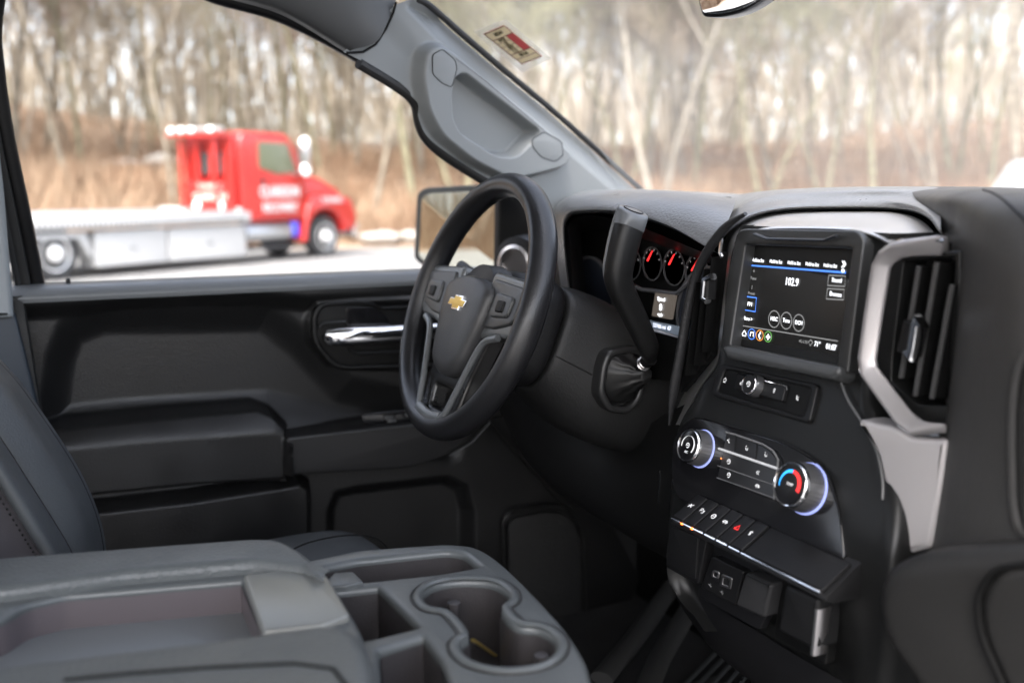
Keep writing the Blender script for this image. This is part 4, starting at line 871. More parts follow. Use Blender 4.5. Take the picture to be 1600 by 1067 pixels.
# ================================================================== steering column
scn_ = thing('steering_column', 'black steering column shroud behind the wheel', 'steering column', tuple(W(0, 0, -.15)))
def ring(s_, hw, hu, hd, dx=0., e=.62, n=44):
    out = []
    for k in range(n):
        t = 2*math.pi*k/n; c, q = math.cos(t), math.sin(t); c = math.copysign(abs(c)**e, c); q = math.copysign(abs(q)**e, q)
        out.append(W(dx+hw*c, (hu if q > 0 else hd)*q, -s_))
    return out
def loftr(name, rings, m, par, sub=3, cap=True):
    G = np.array(rings); A = np.array([cat_rom(G[:, j], sub) for j in range(G.shape[1])]).transpose(1, 0, 2); K, n_ = A.shape[:2]
    Fc = [(i*n_+j, i*n_+(j+1) % n_, (i+1)*n_+(j+1) % n_, (i+1)*n_+j) for i in range(K-1) for j in range(n_)]
    if cap: Fc += [tuple(range(n_)), tuple((K-1)*n_+j for j in range(n_))[::-1]]
    mb = MB(); mb.add(A.reshape(-1, 3), Fc); return mb.build(name, m, par, 50)
loftr('column_collar', [ring(.028, .056, .050, .062), ring(.034, .066, .060, .072), ring(.060, .076, .068, .082), ring(.088, .080, .070, .088), ring(.100, .078, .068, .086), ring(.104, .070, .062, .078)], BLK, scn_)
COLM = mat('column_grey', (.012, .012, .012), .48, spec=.3, bump=('grain', 420, .5, .0006))
loftr('column_shroud', [ring(.106, .072, .058, .085), ring(.110, .080, .066, .092), ring(.14, .088, .070, .108), ring(.18, .098, .068, .125), ring(.22, .105, .060, .135), ring(.27, .108, .050, .138), ring(.33, .105, .045, .13)], COLM, scn_)
shr = [o for o in scn_.children if o.name.startswith('column_shroud')][0]; bt2 = bvh(shr)
sm_ = [cast(bt2, u, v, .0002) for u, v in cat_rom([(868, 556), (895, 570), (922, 584), (946, 597)], 6)]; sm_ = [p for p in sm_ if p is not None]
if len(sm_) > 3:
    mb = MB(); mb.tube(sm_, .0009, 6); mb.build('shroud_seam', DEEP, scn_)
# boot opening on the right side of the shroud
bx = -.304
bo_ = rpoly([(950, 548), (995, 540), (1012, 556), (1016, 590), (1002, 632), (984, 648), (952, 645), (936, 618), (941, 575)], 12)
bt_ = plate('lever_boot_frame', [PX(u, v, bx) for u, v in bo_], mat('boot_frame_plastic', (.016, .016, .016), .38), scn_, th=.045, bev=.005, holes=[[PX((u-975)*.72+975, (v-595)*.78+595, bx) for u, v in bo_]], res=3)
c = np.mean([PX(u, v, bx-.012) for u, v in bo_], 0)
mb = MB(); V = []
for sc_, h, j in ((.75, -.008, 0), (.72, .0, .01), (.5, .006, .03), (.42, .014, 0), (.30, .016, .04), (.22, .026, 0)):
    for k in range(36):
        t = k/36; p = np.array(bo_[int(t*len(bo_))]); q = PX((p[0]-975)*sc_+978+h*600, (p[1]-595)*sc_+590-h*300, bx); w_ = math.sin(k*1.4)*j*.06; V.append(q+X*(h+w_))
mb.add(V, [(i*36+k, i*36+(k+1) % 36, (i+1)*36+(k+1) % 36, (i+1)*36+k) for i in range(5) for k in range(36)]+[tuple(5*36+k for k in range(36))]); mb.build('lever_boot', mat('boot_leather', (.008, .008, .008), .36, spec=.25), bt_, 60)
# wiper and blinker stalk stub left of the wheel
mb = MB(); mb.tube([W(-.06, .03, -.06), W(-.13, .05, -.055), W(-.19, .06, -.05)], [.007, .006, .009], 10); mb.build('turn_signal_stalk', BLK, scn_)

# ================================================================== gear lever
gl = thing('gear_lever', 'tall black column gear lever with a grey button cap', 'gear lever', tuple(PX(1000, 572, -.30)))
P = [PX(985, 580, -.305), PX(1000, 573, -.285), PX(1016, 560, -.258), PX(1012, 540, -.245), PX(994, 500, -.235), PX(972, 455, -.228), PX(966, 430, -.225), PX(972, 395, -.222), PX(982, 355, -.220), PX(987, 338, -.22)]
pp = cat_rom(P[2:], 6); rr_ = np.interp(np.linspace(0, 1, len(pp)), [0, .12, .3, .5, .62, .8, 1], [.010, .0155, .0175, .0195, .0205, .0215, .0205])
mb = MB(); rr_ = rr_*.92; mb.tube(pp, [(r_*.82, r_) for r_ in rr_], 20, n2=.8, ref=X); lv_ = mb.build('lever_handle', mat('lever_plastic', (.009, .009, .009), .42, spec=.3, bump=('grain', 700, .3, .0004)), gl, 60)
mb = MB(); mb.tube([P[0], P[1], P[2]], [.006, .008, .010], 14); st = mb.build('lever_stem', BLK, gl)
for t in (.35, .55): 
    q = P[1]*(1-t)+P[2]*t; mb = MB(); mb.lathe(q, P[2]-P[1], [(.0088, -.001), (.0100, 0), (.0088, .001)], 20); mb.build('stem_ring', SCHR, st)
ax = pp[-1]-pp[-3]; ax /= np.linalg.norm(ax); ex_ = X-ax*(ax@X); ex_ /= np.linalg.norm(ex_); ey_ = np.cross(ax, ex_)
tn = ax*.75+np.array([.45, -.45, 0]); tn /= np.linalg.norm(tn)
cap_ = MB(); V = []
for sc_, h, tl in ((1.0, -.016, 0), (1.07, -.0150, 0), (1.07, .003, .3), (1.02, .0065, .36), (.88, .008, .36)):
    for k in range(36):
        t = 2*math.pi*k/36; cc_ = math.copysign(abs(math.cos(t))**.8, math.cos(t)); ss_ = math.copysign(abs(math.sin(t))**.8, math.sin(t)); V.append(pp[-1]+ex_*.0157*sc_*cc_+ey_*.0192*sc_*ss_+ax*(h-tl*(.0168*math.cos(t)-.006*math.sin(t))))
cap_.add(V, [(i*36+k, i*36+(k+1) % 36, (i+1)*36+(k+1) % 36, (i+1)*36+k) for i in range(4) for k in range(36)]+[tuple(4*36+k for k in range(36))]); cp = cap_.build('button_cap', mat('cap_grey', (.10, .105, .11), .3), gl, 50)
mb = MB(); mb.tube([pp[-1]+ex_*.0168*.62*math.cos(t)+ey_*.0205*.66*math.sin(t)+ax*(.0084-.36*(.0168*.62*math.cos(t)-.006*.62*math.sin(t))) for t in np.linspace(0, 2*math.pi, 30)], .0007, 6, cap=False); mb.build('cap_ring', DEEP, cp)
mb = MB(); mb.tube([p-ex_*r_*.3-ey_*r_*1.0 for p, r_ in zip(pp[16:], rr_[16:])], .0022, 8); mb.build('lever_edge', mat('cap_grey'), lv_)

# ================================================================== driver door
dd = thing('driver_door', 'black moulded driver door panel under the open view of the tow truck', 'door', (-.87, 0, .75))
ys = np.linspace(-.78, .66, 10)
feats = [([(-900, 300), (2400, 300), (2400, 470), (1000, 505), (620, 470), (480, 476), (400, 468), (300, 470), (200, 474), (120, 486), (-900, 520)], .030, 34, .03),
         ([(110, 520), (160, 500), (420, 496), (475, 540), (540, 610), (700, 640), (700, 700), (420, 640), (200, 655), (80, 668), (95, 560)], -.034, 60, 0),
         ([(-600, 760), (80, 672), (240, 655), (405, 641), (430, 650), (452, 672), (449, 705), (452, 752), (300, 762), (140, 778), (-600, 850)], .050, 14, .050),
         ([(449, 690), (600, 668), (740, 655), (762, 650), (764, 664), (735, 692), (700, 712), (640, 730), (449, 742)], .062, 9, .062),
         ([(-600, 900), (150, 797), (300, 780), (440, 758), (470, 752), (486, 762), (488, 790), (486, 1200), (-600, 1200)], .045, 16, .045),
         ([(530, 775), (560, 768), (700, 752), (725, 765), (735, 800), (735, 1200), (515, 1200), (520, 800)], -.03, 22, .0),
         ([(482, 500), (496, 474), (560, 468), (760, 458), (780, 580), (560, 578), (520, 574), (486, 534)], .012, 10, .02)]
relief('door_panel', [(-.86, y, 1.437) for y in ys], [(-.86, y, .60) for y in ys], 560, 380, X, feats, BLK2, dd)
rows = [[(-.93, y, 1.440+.003*math.sin(y*6)) for y in ys], [(-.905, y, 1.449) for y in ys], [(-.868, y, 1.4505) for y in ys], [(-.846, y, 1.4475) for y in ys], [(-.834, y, 1.441) for y in ys], [(-.8285, y, 1.434) for y in ys], [(-.830, y, 1.426) for y in ys]]
skin('door_sill', rows, mat('sill_plastic_lit', (.12, .127, .132), .38, bump=('grain', 520, .3, .0005)), dd, n=60, sub=4)  # sill colour lightened to paint in the window light along the door top
mb = MB(); c = PX(107, 449, -.868); mb.lathe(c, Z, [(.0055, -.004), (.013, -.001), (.011, .0015), (.004, .002), (.0035, .010), (.003, .013), (0, .014)], 20); mb.build('lock_pin', BLK, dd)
# handle bezel, lever, grab piece, switches, speaker
bz_o = rpoly([(489, 492), (500, 474), (565, 469), (585, 474), (596, 480), (760, 470), (770, 570), (640, 574), (535, 577), (518, 570), (489, 535)], [12, 14, 10, 8, 8, 4, 4, 8, 8, 10, 16])
bz_i = [((u-640)*.965+641, (v-522)*.92+522) for u, v in bz_o]
hb = plate('handle_bezel', [PX(u, v, -.824) for u, v in bz_o], SAT, dd, th=.02, bev=.002, holes=[[PX(u, v, -.824) for u, v in bz_i]])
plate('bezel_back', [PX(u, v, -.835) for u, v in bz_i], DEEP, hb, th=.006, bev=.001)
plate('bezel_pocket', [PX(u, v, -.831) for u, v in rpoly([(540, 480), (585, 480), (604, 494), (612, 512), (542, 516)], 5)], GLOSS, hb, th=.006, bev=.001)
mb = MB(); pth = [PX(u, v, x_) for u, v, x_ in [(508, 527, -.826), (513, 527, -.818), (530, 526, -.813), (600, 522, -.812), (700, 516, -.814)]]
mb.tube(pth, [(.006, .005), (.0145, .009), (.0155, .010), (.0150, .010), (.0150, .010)], 24, n2=.8, ref=Z); mb.build('door_handle', CHR, hb, 60)
mb = MB(); mb.tube([PX(u, v, -.826) for u, v in [(498, 512), (505, 505), (540, 502)]], .0035, 8); mb.tube([PX(u, v, -.828) for u, v in [(545, 545), (560, 552), (700, 546)]], .003, 8); mb.build('bezel_rib', SAT, hb)
sp_ = plate('window_switches', [PX(u, v, -.815) for u, v in rpoly([(565, 648), (600, 643), (690, 636), (700, 655), (590, 666), (568, 662)], 6)], GLOSS, dd, th=.006, bev=.002)
for u, v in ((608, 652), (612, 657), (640, 648)):
    mb = MB(); mb.box(PX(u, v, -.811), (.006, .018, .006)); mb.build('switch_button', mat('switch_button_grey'), sp_, bevel=.0015)
gp_ = plate('pull_handle', [PX(u, v, -.792) for u, v in rpoly([(448, 684), (600, 667), (740, 655), (764, 650), (766, 662), (737, 692), (700, 713), (640, 731), (450, 743)], [5, 3, 3, 4, 6, 20, 20, 20, 6])], mat('pull_handle_plastic', (.013, .013, .0135), .42, spec=.3, bump=('grain', 450, .3, .0004)), dd, th=.065, bev=.004, res=3)
plate('pull_handle_pocket', [PX(u, v, -.7915) for u, v in rpoly([(742, 664), (756, 657), (760, 664), (732, 692), (706, 706), (690, 711), (722, 690)], 3)], DEEP, gp_, th=.004, bev=.0005)
mb = MB(); mb.tube([PX(u, v, -.790) for u, v in [(452, 686), (600, 669), (735, 657), (758, 653), (766, 660), (738, 691), (702, 712)]], .0013, 8); mb.build('armrest_edge_highlight', mat('edge_highlight_grey', (.05, .052, .053), .35), dd)  # painted highlight: a lighter line along the lit handle edge
so_ = rpoly([(786, 810), (800, 797), (850, 788), (890, 790), (912, 830), (915, 960), (902, 990), (850, 1010), (790, 1000)], [14, 12, 12, 20, 20, 20, 20, 12, 8])
sk = plate('speaker_grille', [PX(u, v, -.845) for u, v in [((a-850)*.9+852, (b-890)*.9+892) for a, b in so_]], mat('grille_black', (.004, .004, .004), .6, bump=('grain', 260, 1., .001)), dd, th=.02, bev=.003)
mb = MB(); mb.tube([PX(u, v, -.845) for u, v in so_+[so_[0]]], .0035, 8); mb.build('grille_frame', SAT, sk)
# door front return and sail panel
plate('sail_panel', [PX(u, v, -.872) for u, v in rpoly([(781, 268), (860, 300), (885, 330), (880, 470), (790, 462), (778, 440)], 6)], DEEP, dd, th=.02, bev=.004)
plate('door_edge', [PX(u, v, -.85) for u, v in [(760, 655), (860, 640), (1000, 900), (960, 1020), (900, 1067), (905, 820)]], DEEP, dd, th=.01, bev=.002)
# upper frame of the window
def DX(u, v, off=0.):
    x = -.88
    for _ in range(12): p = PX(u, v, x+off); x = -.90+.26*max(0, p[2]-1.44)
    return p
fpath = [(64, 470), (58, 445), (48, 395), (32, 318), (14, 235), (2, 170), (-6, 110), (-10, 30), (20, -80), (120, -95), (240, -50), (330, -8), (440, 25), (560, 88), (645, 150), (705, 205), (800, 290)]
pf = cat_rom([DX(*q) for q in fpath], 8)
mb = MB(); mb.tube(pf, [(.020, .012)]*len(pf), 12, n2=.6); wf = mb.build('window_frame', BLK, dd, 60)
mb = MB(); mb.tube([DX(u-4, v-3, .012) for u, v in cat_rom([np.array(q, float) for q in fpath[8:]], 6)], .006, 10); mb.build('window_seal', RUB, wf)
mb = MB(); mb.tube([DX(u-18, v, .02) for u, v in fpath[:7]], [(.010, .008)]*7, 10, n2=.6); mb.tube([DX(u-30, v, .03) for u, v in fpath[:7]], [(.005, .005)]*7, 10); mb.build('window_seal', RUB, wf)
gp = [DX(u, v, -.012) for u, v in [(62, 462), (0, 170), (-8, 60), (20, -70), (120, -85), (240, -42), (330, -2), (440, 30), (560, 94), (645, 155), (790, 290), (790, 440), (640, 432)]]
mesh('window_glass', gp, [tuple(range(len(gp)))], glass('clear_side_glass', refl=.6), dd, 0)

# ================================================================== cab shell: pillars, roof trim, floor, glass
cab = thing('truck_cab', 'grey windscreen pillar trim with moulded grab handle, roof trim and cab shell', 'truck cab', (0, -.2, .75))
n0 = np.array([.9, .25, -.13]); n0 /= np.linalg.norm(n0); p0 = np.array([-.755, .47, 1.6])
def PP(u, v, l=0.): return PN(u, v, p0+n0*l, n0)
Ao = [(618, 8), (650, -2), (672, 10), (720, 52), (790, 112), (860, 170), (930, 232), (1004, 299)]
Bo = [(540, 82), (575, 100), (622, 133), (648, 156), (655, 188), (668, 214), (700, 240), (757, 276), (800, 300), (872, 352)]
pod = rpoly([(667, 78), (690, 68), (716, 84), (780, 138), (852, 196), (898, 240), (888, 262), (846, 274), (800, 284), (740, 254), (690, 214), (668, 172), (660, 120)], 16)
poc = rpoly([(708, 150), (712, 124), (724, 116), (842, 207), (806, 244), (776, 242), (722, 208), (710, 186)], [10, 8, 8, 10, 12, 10, 10, 10])
A3 = [PP(*q) for q in cat_rom([np.array(q, float) for q in Ao], 8)]; B3 = [PP(*q) for q in cat_rom([np.array(q, float) for q in Bo], 8)]
fe = [(pod, .022, 12, .022), (poc, -.030, 9, .02), ([(500, -50), (604, 30), (655, 85), (640, 150), (560, 120), (500, 100)], -.006, 40, 0),
      ([(760, 40), (1100, 350), (990, 315), (900, 238), (850, 195), (700, 70), (640, 10)], -.018, 30, -.01)]
relief('pillar_trim', A3, B3, 300, 130, n0, fe, TRIM, cab)
for pts in ([(676, 86), (691, 77), (711, 94), (714, 108), (706, 137), (690, 130), (676, 116)], [(831, 218), (850, 206), (878, 222), (880, 243), (867, 253), (846, 246), (832, 230)]):
    q = rpoly(pts, 5); pc = plate('trim_cap', [PP(u, v, .0215) for u, v in q], TRIM, cab, th=.002, bev=.0005, lift=.0008)
    mb = MB(); mb.tube([PP(u, v, .0222) for u, v in q+[q[0]]], .0007, 6); mb.build('cap_gap', DEEP, pc)
mb = MB(); mb.tube([PP(u, v, .0215) for u, v in [(712, 92), (760, 128), (850, 204)]], .0008, 6); mb.build('trim_groove', mat('groove_grey', (.05, .052, .055), .5), cab)
mb = MB(); mb.tube([PP(u, v, -.004) for u, v in cat_rom([np.array(q, float) for q in Ao[1:]], 6)], .005, 10); mb.build('windscreen_seal', RUB, cab)
mb = MB(); mb.tube([PP(u-1, v, .002) for u, v in [(620, 4), (616, 20), (604, 46), (588, 70), (568, 82), (543, 83)]], .0018, 8); mb.build('trim_seam', DEEP, cab)
mb = MB(); mb.tube([PP(u, v+3, -.010) for u, v in cat_rom([np.array(q, float) for q in [(560, 96), (622, 134), (648, 158), (655, 190), (668, 216), (700, 244), (757, 280), (800, 304)]], 6)], .008, 10); mb.build('door_seal', RUB, cab)
rows = [[PP(u, v, -.02) for u, v in [(60, -160), (200, -75), (330, -10), (440, 24), (542, 84)]], [PP(u, v, -.002) for u, v in [(64, -175), (206, -92), (336, -22), (446, 12), (551, 78)]], [PP(u, v, .008) for u, v in [(80, -220), (240, -130), (380, -60), (490, -15), (588, 66)]],
        [PP(u, v, .004) for u, v in [(120, -260), (300, -180), (440, -100), (530, -55), (606, 34)]], [PP(u, v, -.01) for u, v in [(200, -300), (360, -230), (480, -160), (580, -80), (620, -4), ]]]
skin('roof_trim', rows, HEAD, cab, n=50, sub=5)
# roof lining, rear wall, floor, firewall, left wall behind the front door, lower side
mb = MB(); mb.box((.0, -.95, 2.02), (1.75, 2.0, .04)); mb.build('roof_lining', mat('roof_cloth', (.28, .28, .275), .95), cab, bevel=.01)
mb = MB(); mb.box((0, -1.95, 1.05), (1.9, .05, .75)); mb.build('rear_wall', DEEP, cab, bevel=.01)
mb = MB(); mb.box((0, .60, 1.15), (1.8, .05, .84)); mb.build('firewall', DEEP, cab, bevel=.01)
mb = MB(); mb.box((-.90, -1.35, 1.02), (.06, 1.2, .80)); mb.build('rear_side_panel', DEEP, cab, bevel=.01)
mb = MB(); mb.box((-.925, 0, 1.0), (.03, 1.5, .82)); mb.build('door_skin', DEEP, cab, bevel=.005)
mb = MB(); mb.box((0, -.6, .70), (1.85, 2.6, .06)); mb.build('floor_pan', mat('carpet_black', (.010, .010, .011), .95, bump=('noise', 300, .6, .003)), cab, bevel=.01)
# B pillar
plate('centre_pillar', [PX(u, v, -.80) for u, v in rpoly([(-300, -60), (-60, -60), (-14, 120), (6, 300), (22, 497), (-300, 510)], 5)], mat('pillar_light_grey', (.20, .22, .235), .5), cab, th=.03, bev=.008)
plate('centre_pillar_lower', [PX(u, v, -.82) for u, v in [(-300, 490), (24, 490), (52, 600), (100, 800), (110, 900), (-300, 900)]], mat('pillar_dark', (.015, .022, .032), .5), cab, th=.03, bev=.006)
mb = MB(); mb.tube([PX(u, v, -.84) for u, v in [(24, 462), (46, 600), (74, 760), (110, 960)]], [(.012, .012)]*4, 10, n2=.6); mb.build('door_opening_seal', RUB, cab)
# windscreen
V = []; nx, nz = 40, 16
for j in range(nz):
    for i in range(nx):
        x = -.775+1.65*i/(nx-1); z = 1.565+.40*j/(nz-1); V.append((x*(1-.1*(z-1.6)), .44+.2*(1-(x/.8)**2)-1.35*(z-1.6), z))
ws = mesh('windscreen', V, [(j*nx+i, j*nx+i+1, (j+1)*nx+i+1, (j+1)*nx+i) for j in range(nz-1) for i in range(nx-1)], glass('windscreen_glass', refl=.6, dust=.06), cab, 60)
# ---- service sticker on the windscreen
bt1 = bvh(ws); hw = [cast(bt1, u, v) for u, v in ((745, 50), (860, 90), (800, 110), (800, 70))]
hw = hw if all(h is not None for h in hw) else [PN(u, v, np.array([-.60, .20, 1.82]), np.array([-.15, -1, -1.35])) for u, v in ((745, 50), (860, 90), (800, 110), (800, 70))]
gn = np.cross(hw[1]-hw[0], hw[2]-hw[0]); gn /= np.linalg.norm(gn); gn = gn if gn@(CAM-hw[3]) > 0 else -gn; gq = hw[3]+gn*.004
def GP(u, v, l=.003): return PN(u, v, gq+gn*l, gn)
st_ = plate('service_sticker', [GP(u, v, .0016) for u, v in rpoly([(739, 50), (790, 31), (862, 92), (816, 114)], 3)], mat('clear_film', (.8, .8, .78), .4), None, th=.0006, bev=0)
# film is nearly clear
nt = MATS['clear_film'].node_tree; nt.nodes['Principled BSDF'].inputs['Alpha'].default_value = .22
st_r = thing('service_sticker', 'cream and red service reminder sticker high on the windscreen beside the pillar', 'sticker', tuple(GP(800, 70))); st_.name = 'film'; st_.parent = st_r; st_.matrix_parent_inverse = rootinv(st_r)
cr = mat('sticker_cream', (.85, .73, .48), .6); rd = mat('sticker_red', (.55, .07, .07), .6); br = mat('sticker_brown', (.16, .03, .02), .6); tx = mat('sticker_ink', (.06, .05, .01), .6)  # cream raised to stand in for daylight coming through the paper
c4 = [(755, 54), (787, 40), (847, 89), (815, 101)]
plate('sticker_border', [GP(u, v, .003) for u, v in c4], br, st_r, th=.0004, bev=0)
def SQ(s, t): # s along the long side, t across
    a, b, c, d = [np.array(q, float) for q in c4]; return (a*(1-t)+b*t)*(1-s)+(d*(1-t)+c*t)*s
def sq(s0, s1, t0, t1, m, nm, l=.0036): return plate(nm, [GP(*SQ(s, t), l) for s, t in ((s0, t0), (s0, t1), (s1, t1), (s1, t0))], m, st_r, th=.0003, bev=0)
sq(.03, .23, .04, .96, cr, 'sticker_cell'); sq(.25, .70, .66, .97, rd, 'sticker_cell')
for i in range(4): sq(.25+i*.115, .25+(i+1)*.115-.012, .04, .64, cr, 'sticker_cell')
sq(.72, .85, .04, .96, cr, 'sticker_cell'); sq(.865, .975, .04, .96, cr, 'sticker_cell')
e1 = GP(*SQ(.5, 1))-GP(*SQ(.5, 0)); e2 = GP(*SQ(0, .5))-GP(*SQ(1, .5)); 
for s, t, w_ in ((.13, .5, '80244'), (.30, .36, '0W20'), (.42, .36, 'OIL'), (.535, .36, 'SERV'), (.65, .36, '5 21'), (.785, .5, '88166')):
    ob = text('sticker_text', w_, GP(*SQ(s, t), .0042), e1, e2-e1*(e1@e2)/(e1@e1), np.linalg.norm(e2)*.125, tx, st_r, th=.0002, xs=.8 if s in (.13, .785) else .62, off=.0003)
# ---- rear-view mirror
mp = np.array([-.03, .16, 1.80]); mn = np.array([.62, -1, -.072]); mn /= np.linalg.norm(mn)
def MPt(u, v, l=0.): return PN(u, v, mp+mn*l, mn)
rv = thing('rear_view_mirror', 'rear view mirror hanging at the top edge of the windscreen', 'mirror', tuple(MPt(1150, -30)))
mo = rpoly([(1086, -70), (1089, 2), (1096, 27), (1126, 28), (1165, 18), (1200, -4), (1260, -60), (1240, -110)], [10, 10, 8, 16, 20, 20, 20, 10])
plate('mirror_housing', [MPt(u, v) for u, v in mo], GLOSS, rv, th=.03, bev=.006, res=4)
plate('mirror_glass', [MPt((u-1150)*.94+1149, (v+40)*.93-41, .001) for u, v in mo], mat('mirror_silver', (.85, .87, .87), .02, 1.0), rv, th=.002, bev=.0003)
mb = MB(); mb.tube([MPt(1150, -50, -.02), MPt(1150, -110, -.1)], .008, 10); mb.build('mirror_stalk', BLK, rv)
# ---- door mirror outside
ma, mb2 = np.array([-1.045, .335, 1.5]), np.array([-1.335, .265, 1.5]); mn2 = np.cross(Z, ma-mb2); mn2 /= np.linalg.norm(mn2); mn2 = -mn2 if mn2[1] > 0 else mn2
def DM(u, v, l=0.): return PN(u, v, ma+mn2*l, mn2)
dm = thing('door_mirror', 'large black door mirror outside the driver window reflecting the woods', 'mirror', tuple(DM(715, 380)))
do = rpoly([(651, 301), (664, 293), (786, 287), (792, 436), (700, 429), (660, 416), (646, 405)], [10, 8, 6, 6, 10, 8, 8])
plate('mirror_housing', [DM(u, v) for u, v in do], mat('mirror_housing_black', (.008, .009, .009), .5, spec=.3), dm, th=.10, bev=.004, res=4)
plate('mirror_glass', [DM((u-720)*.90+721, (v-362)*.875+363, .0015) for u, v in do], mat('door_mirror_silver', (.62, .62, .54), .04, 1.0), dm, th=.004, bev=.0003)
mb = MB(); mb.tube([np.array([-.90, .37, 1.40]), np.array([-1.10, .36, 1.40])], [(.02, .035)]*2, 12); mb.build('mirror_arm', BLK, dm)

# ================================================================== driver seat
ds = thing('driver_seat', 'dark grey vinyl driver seat with stitched bolster at the left edge', 'seat', (-.45, -.4, .75))
ra = [(-60, 500), (0, 562), (34, 600), (64, 642), (100, 695), (128, 742), (150, 792), (162, 835), (166, 880), (160, 960)]
L1 = [(-90, 560), (-40, 634), (0, 690), (40, 752), (78, 812), (108, 864), (120, 910), (124, 980)]
L2 = [(-110, 590), (-60, 660), (-22, 720), (14, 780), (48, 836), (74, 880), (88, 930), (92, 990)]
rows = [[PX(u-10, v+6, -.62) for u, v in ra], [PX(u-2, v, -.565) for u, v in ra], [PX(u, v, -.52) for u, v in ra], [PX(u-12, v+5, -.46) for u, v in ra], [PX(u-26, v+14, -.41) for u, v in ra], [PX(u+4, v-2, -.385) for u, v in L1], [PX(u, v, -.40) for u, v in L1]]
skin('seat_back', rows, CLOTH, ds, n=60, sub=6)
rows = [[PX(u+3, v-2, -.40) for u, v in L1], [PX(u+2, v, -.362) for u, v in L1], [PX(.5*(a+c), .5*(b+d)-2, -.325) for (a, b), (c, d) in zip(L1, L2)], [PX(u, v, -.325) for u, v in L2], [PX(u-4, v+3, -.35) for u, v in L2]]
skin('bolster', rows, CLOTH, ds, n=60, sub=6)
rows = [[PX(u, v, -.335) for u, v in L2], [PX(u-30, v+14, -.32) for u, v in L2], [PX(u-90, v+40, -.29) for u, v in L2], [PX(u-200, v+60, -.27) for u, v in L2]]
skin('side_panel', rows, CLOTH2, ds, n=60, sub=4)
mb = MB(); mb.tube(cat_rom([PX(u-5, v+3, -.497) for u, v in ra], 5), .0020, 8); mb.build('piping', DEEP, ds)
mb = MB(); mb.tube(cat_rom([PX(u+3, v, -.378) for u, v in L1], 5), .0016, 8); mb.build('piping', DEEP, ds)
cp3 = cat_rom([PX(u-9, v+5, -.318) for u, v in L2], 14)
st1 = MB()
for i in range(0, len(cp3)-1, 2): st1.tube([cp3[i], cp3[i]+(cp3[i+1]-cp3[i])*.8], .0012, 6)
o = st1.build('stitching', DEEP, ds); o['kind'] = 'stuff'
rows = []
def cush(z, y0, y1, x0_, x1_, e=.35, n=60):
    out = []
    for k in range(n):
        t = 2*math.pi*k/n; c, q = math.cos(t), math.sin(t)
        out.append(np.array([(x0_+x1_)/2+(x1_-x0_)/2*math.copysign(abs(c)**e, c), (y0+y1)/2+(y1-y0)/2*math.copysign(abs(q)**e, q), z]))
    return out
zt = PX(560, 826, -.60)[2]
loftr('seat_cushion', [cush(zt-.24, -.62, -.10, -.70, -.21), cush(zt-.12, -.60, -.085, -.71, -.20), cush(zt-.06, -.46, -.088, -.70, -.21), cush(zt-.03, -.34, -.105, -.68, -.23, .5), cush(zt-.008, -.29, -.11, -.64, -.27, .6), cush(zt, -.25, -.14, -.58, -.33, .8)], CLOTH, ds, cap=True)
mb = MB(); mb.tube(cat_rom([PX(u, v, -.40) for u, v in [(440, 868), (480, 848), (540, 836), (585, 840), (606, 856)]], 6), .0012, 6); mb.build('seam', DEEP, ds)

# ================================================================== centre console
cc = thing('centre_console', 'grey centre console with two joined cup holders and open bins beside the armrest', 'console', (0, -.35, .75))
zc = 1.205
def K(pts, z=zc): return [PZ(u, v, z) for u, v in pts]
body = rpoly([(455, 880), (560, 858), (700, 848), (748, 853), (785, 878), (835, 926), (888, 984), (918, 1034), (926, 1075), (935, 1250), (430, 1250), (430, 900)], [3, 20, 20, 30, 30, 30, 40, 40, 20, 5, 5, 5], 6)
bin1 = rpoly([(470, 892), (560, 874), (700, 859), (726, 864), (750, 884), (690, 895), (568, 908), (505, 908)], [3, 8, 12, 8, 5, 8, 8, 4])
bin2 = rpoly([(490, 926), (592, 915), (656, 978), (574, 998), (560, 1000)], [3, 4, 4, 6, 3])
bin3 = rpoly([(592, 1014), (662, 992), (690, 1030), (706, 1075), (712, 1200), (604, 1200)], 5)
cups = [tuple(p) for p in cat_rom([(660, 930), (676, 914), (715, 906), (765, 908), (790, 921), (796, 936), (783, 950), (806, 975), (844, 981), (868, 998), (866, 1020), (840, 1037), (790, 1043), (745, 1035), (722, 1018), (720, 1003), (733, 989), (706, 956), (672, 947)], 5, True)]
top = plate('console_top', K(body), CONS, cc, th=.075, bev=.006, holes=[K(bin1), K(bin2), K(bin3), K(cups)], n=Z, res=4)
inset = [((u-660)*.97+663, (v-960)*.97+962) for u, v in body]
plate('console_body', K(inset, zc-.075), CONS, cc, th=.40, bev=.01, n=Z)
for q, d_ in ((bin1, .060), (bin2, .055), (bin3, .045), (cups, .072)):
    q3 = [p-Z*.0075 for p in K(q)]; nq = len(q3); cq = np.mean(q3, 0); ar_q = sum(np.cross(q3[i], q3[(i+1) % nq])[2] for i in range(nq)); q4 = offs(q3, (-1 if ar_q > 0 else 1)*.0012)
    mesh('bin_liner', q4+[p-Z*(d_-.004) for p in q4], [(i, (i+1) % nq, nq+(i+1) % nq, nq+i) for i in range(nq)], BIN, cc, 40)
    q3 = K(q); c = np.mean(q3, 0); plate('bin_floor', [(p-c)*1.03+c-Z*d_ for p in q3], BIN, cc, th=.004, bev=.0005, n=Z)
cm = np.mean(K(cups), 0)
c3 = K(cups, zc+.0006); ar = sum(np.cross(c3[i], c3[(i+1) % len(c3)])[2] for i in range(len(c3))); sg = 1 if ar > 0 else -1
rg_ = offs(c3, sg*.011)
mb = MB(); mb.tube(rg_+[rg_[0]], .0012, 6, cap=False); rim_ = mb.build('cup_holder_rim', mat('rim_gap', (.02, .02, .02), .5), cc)
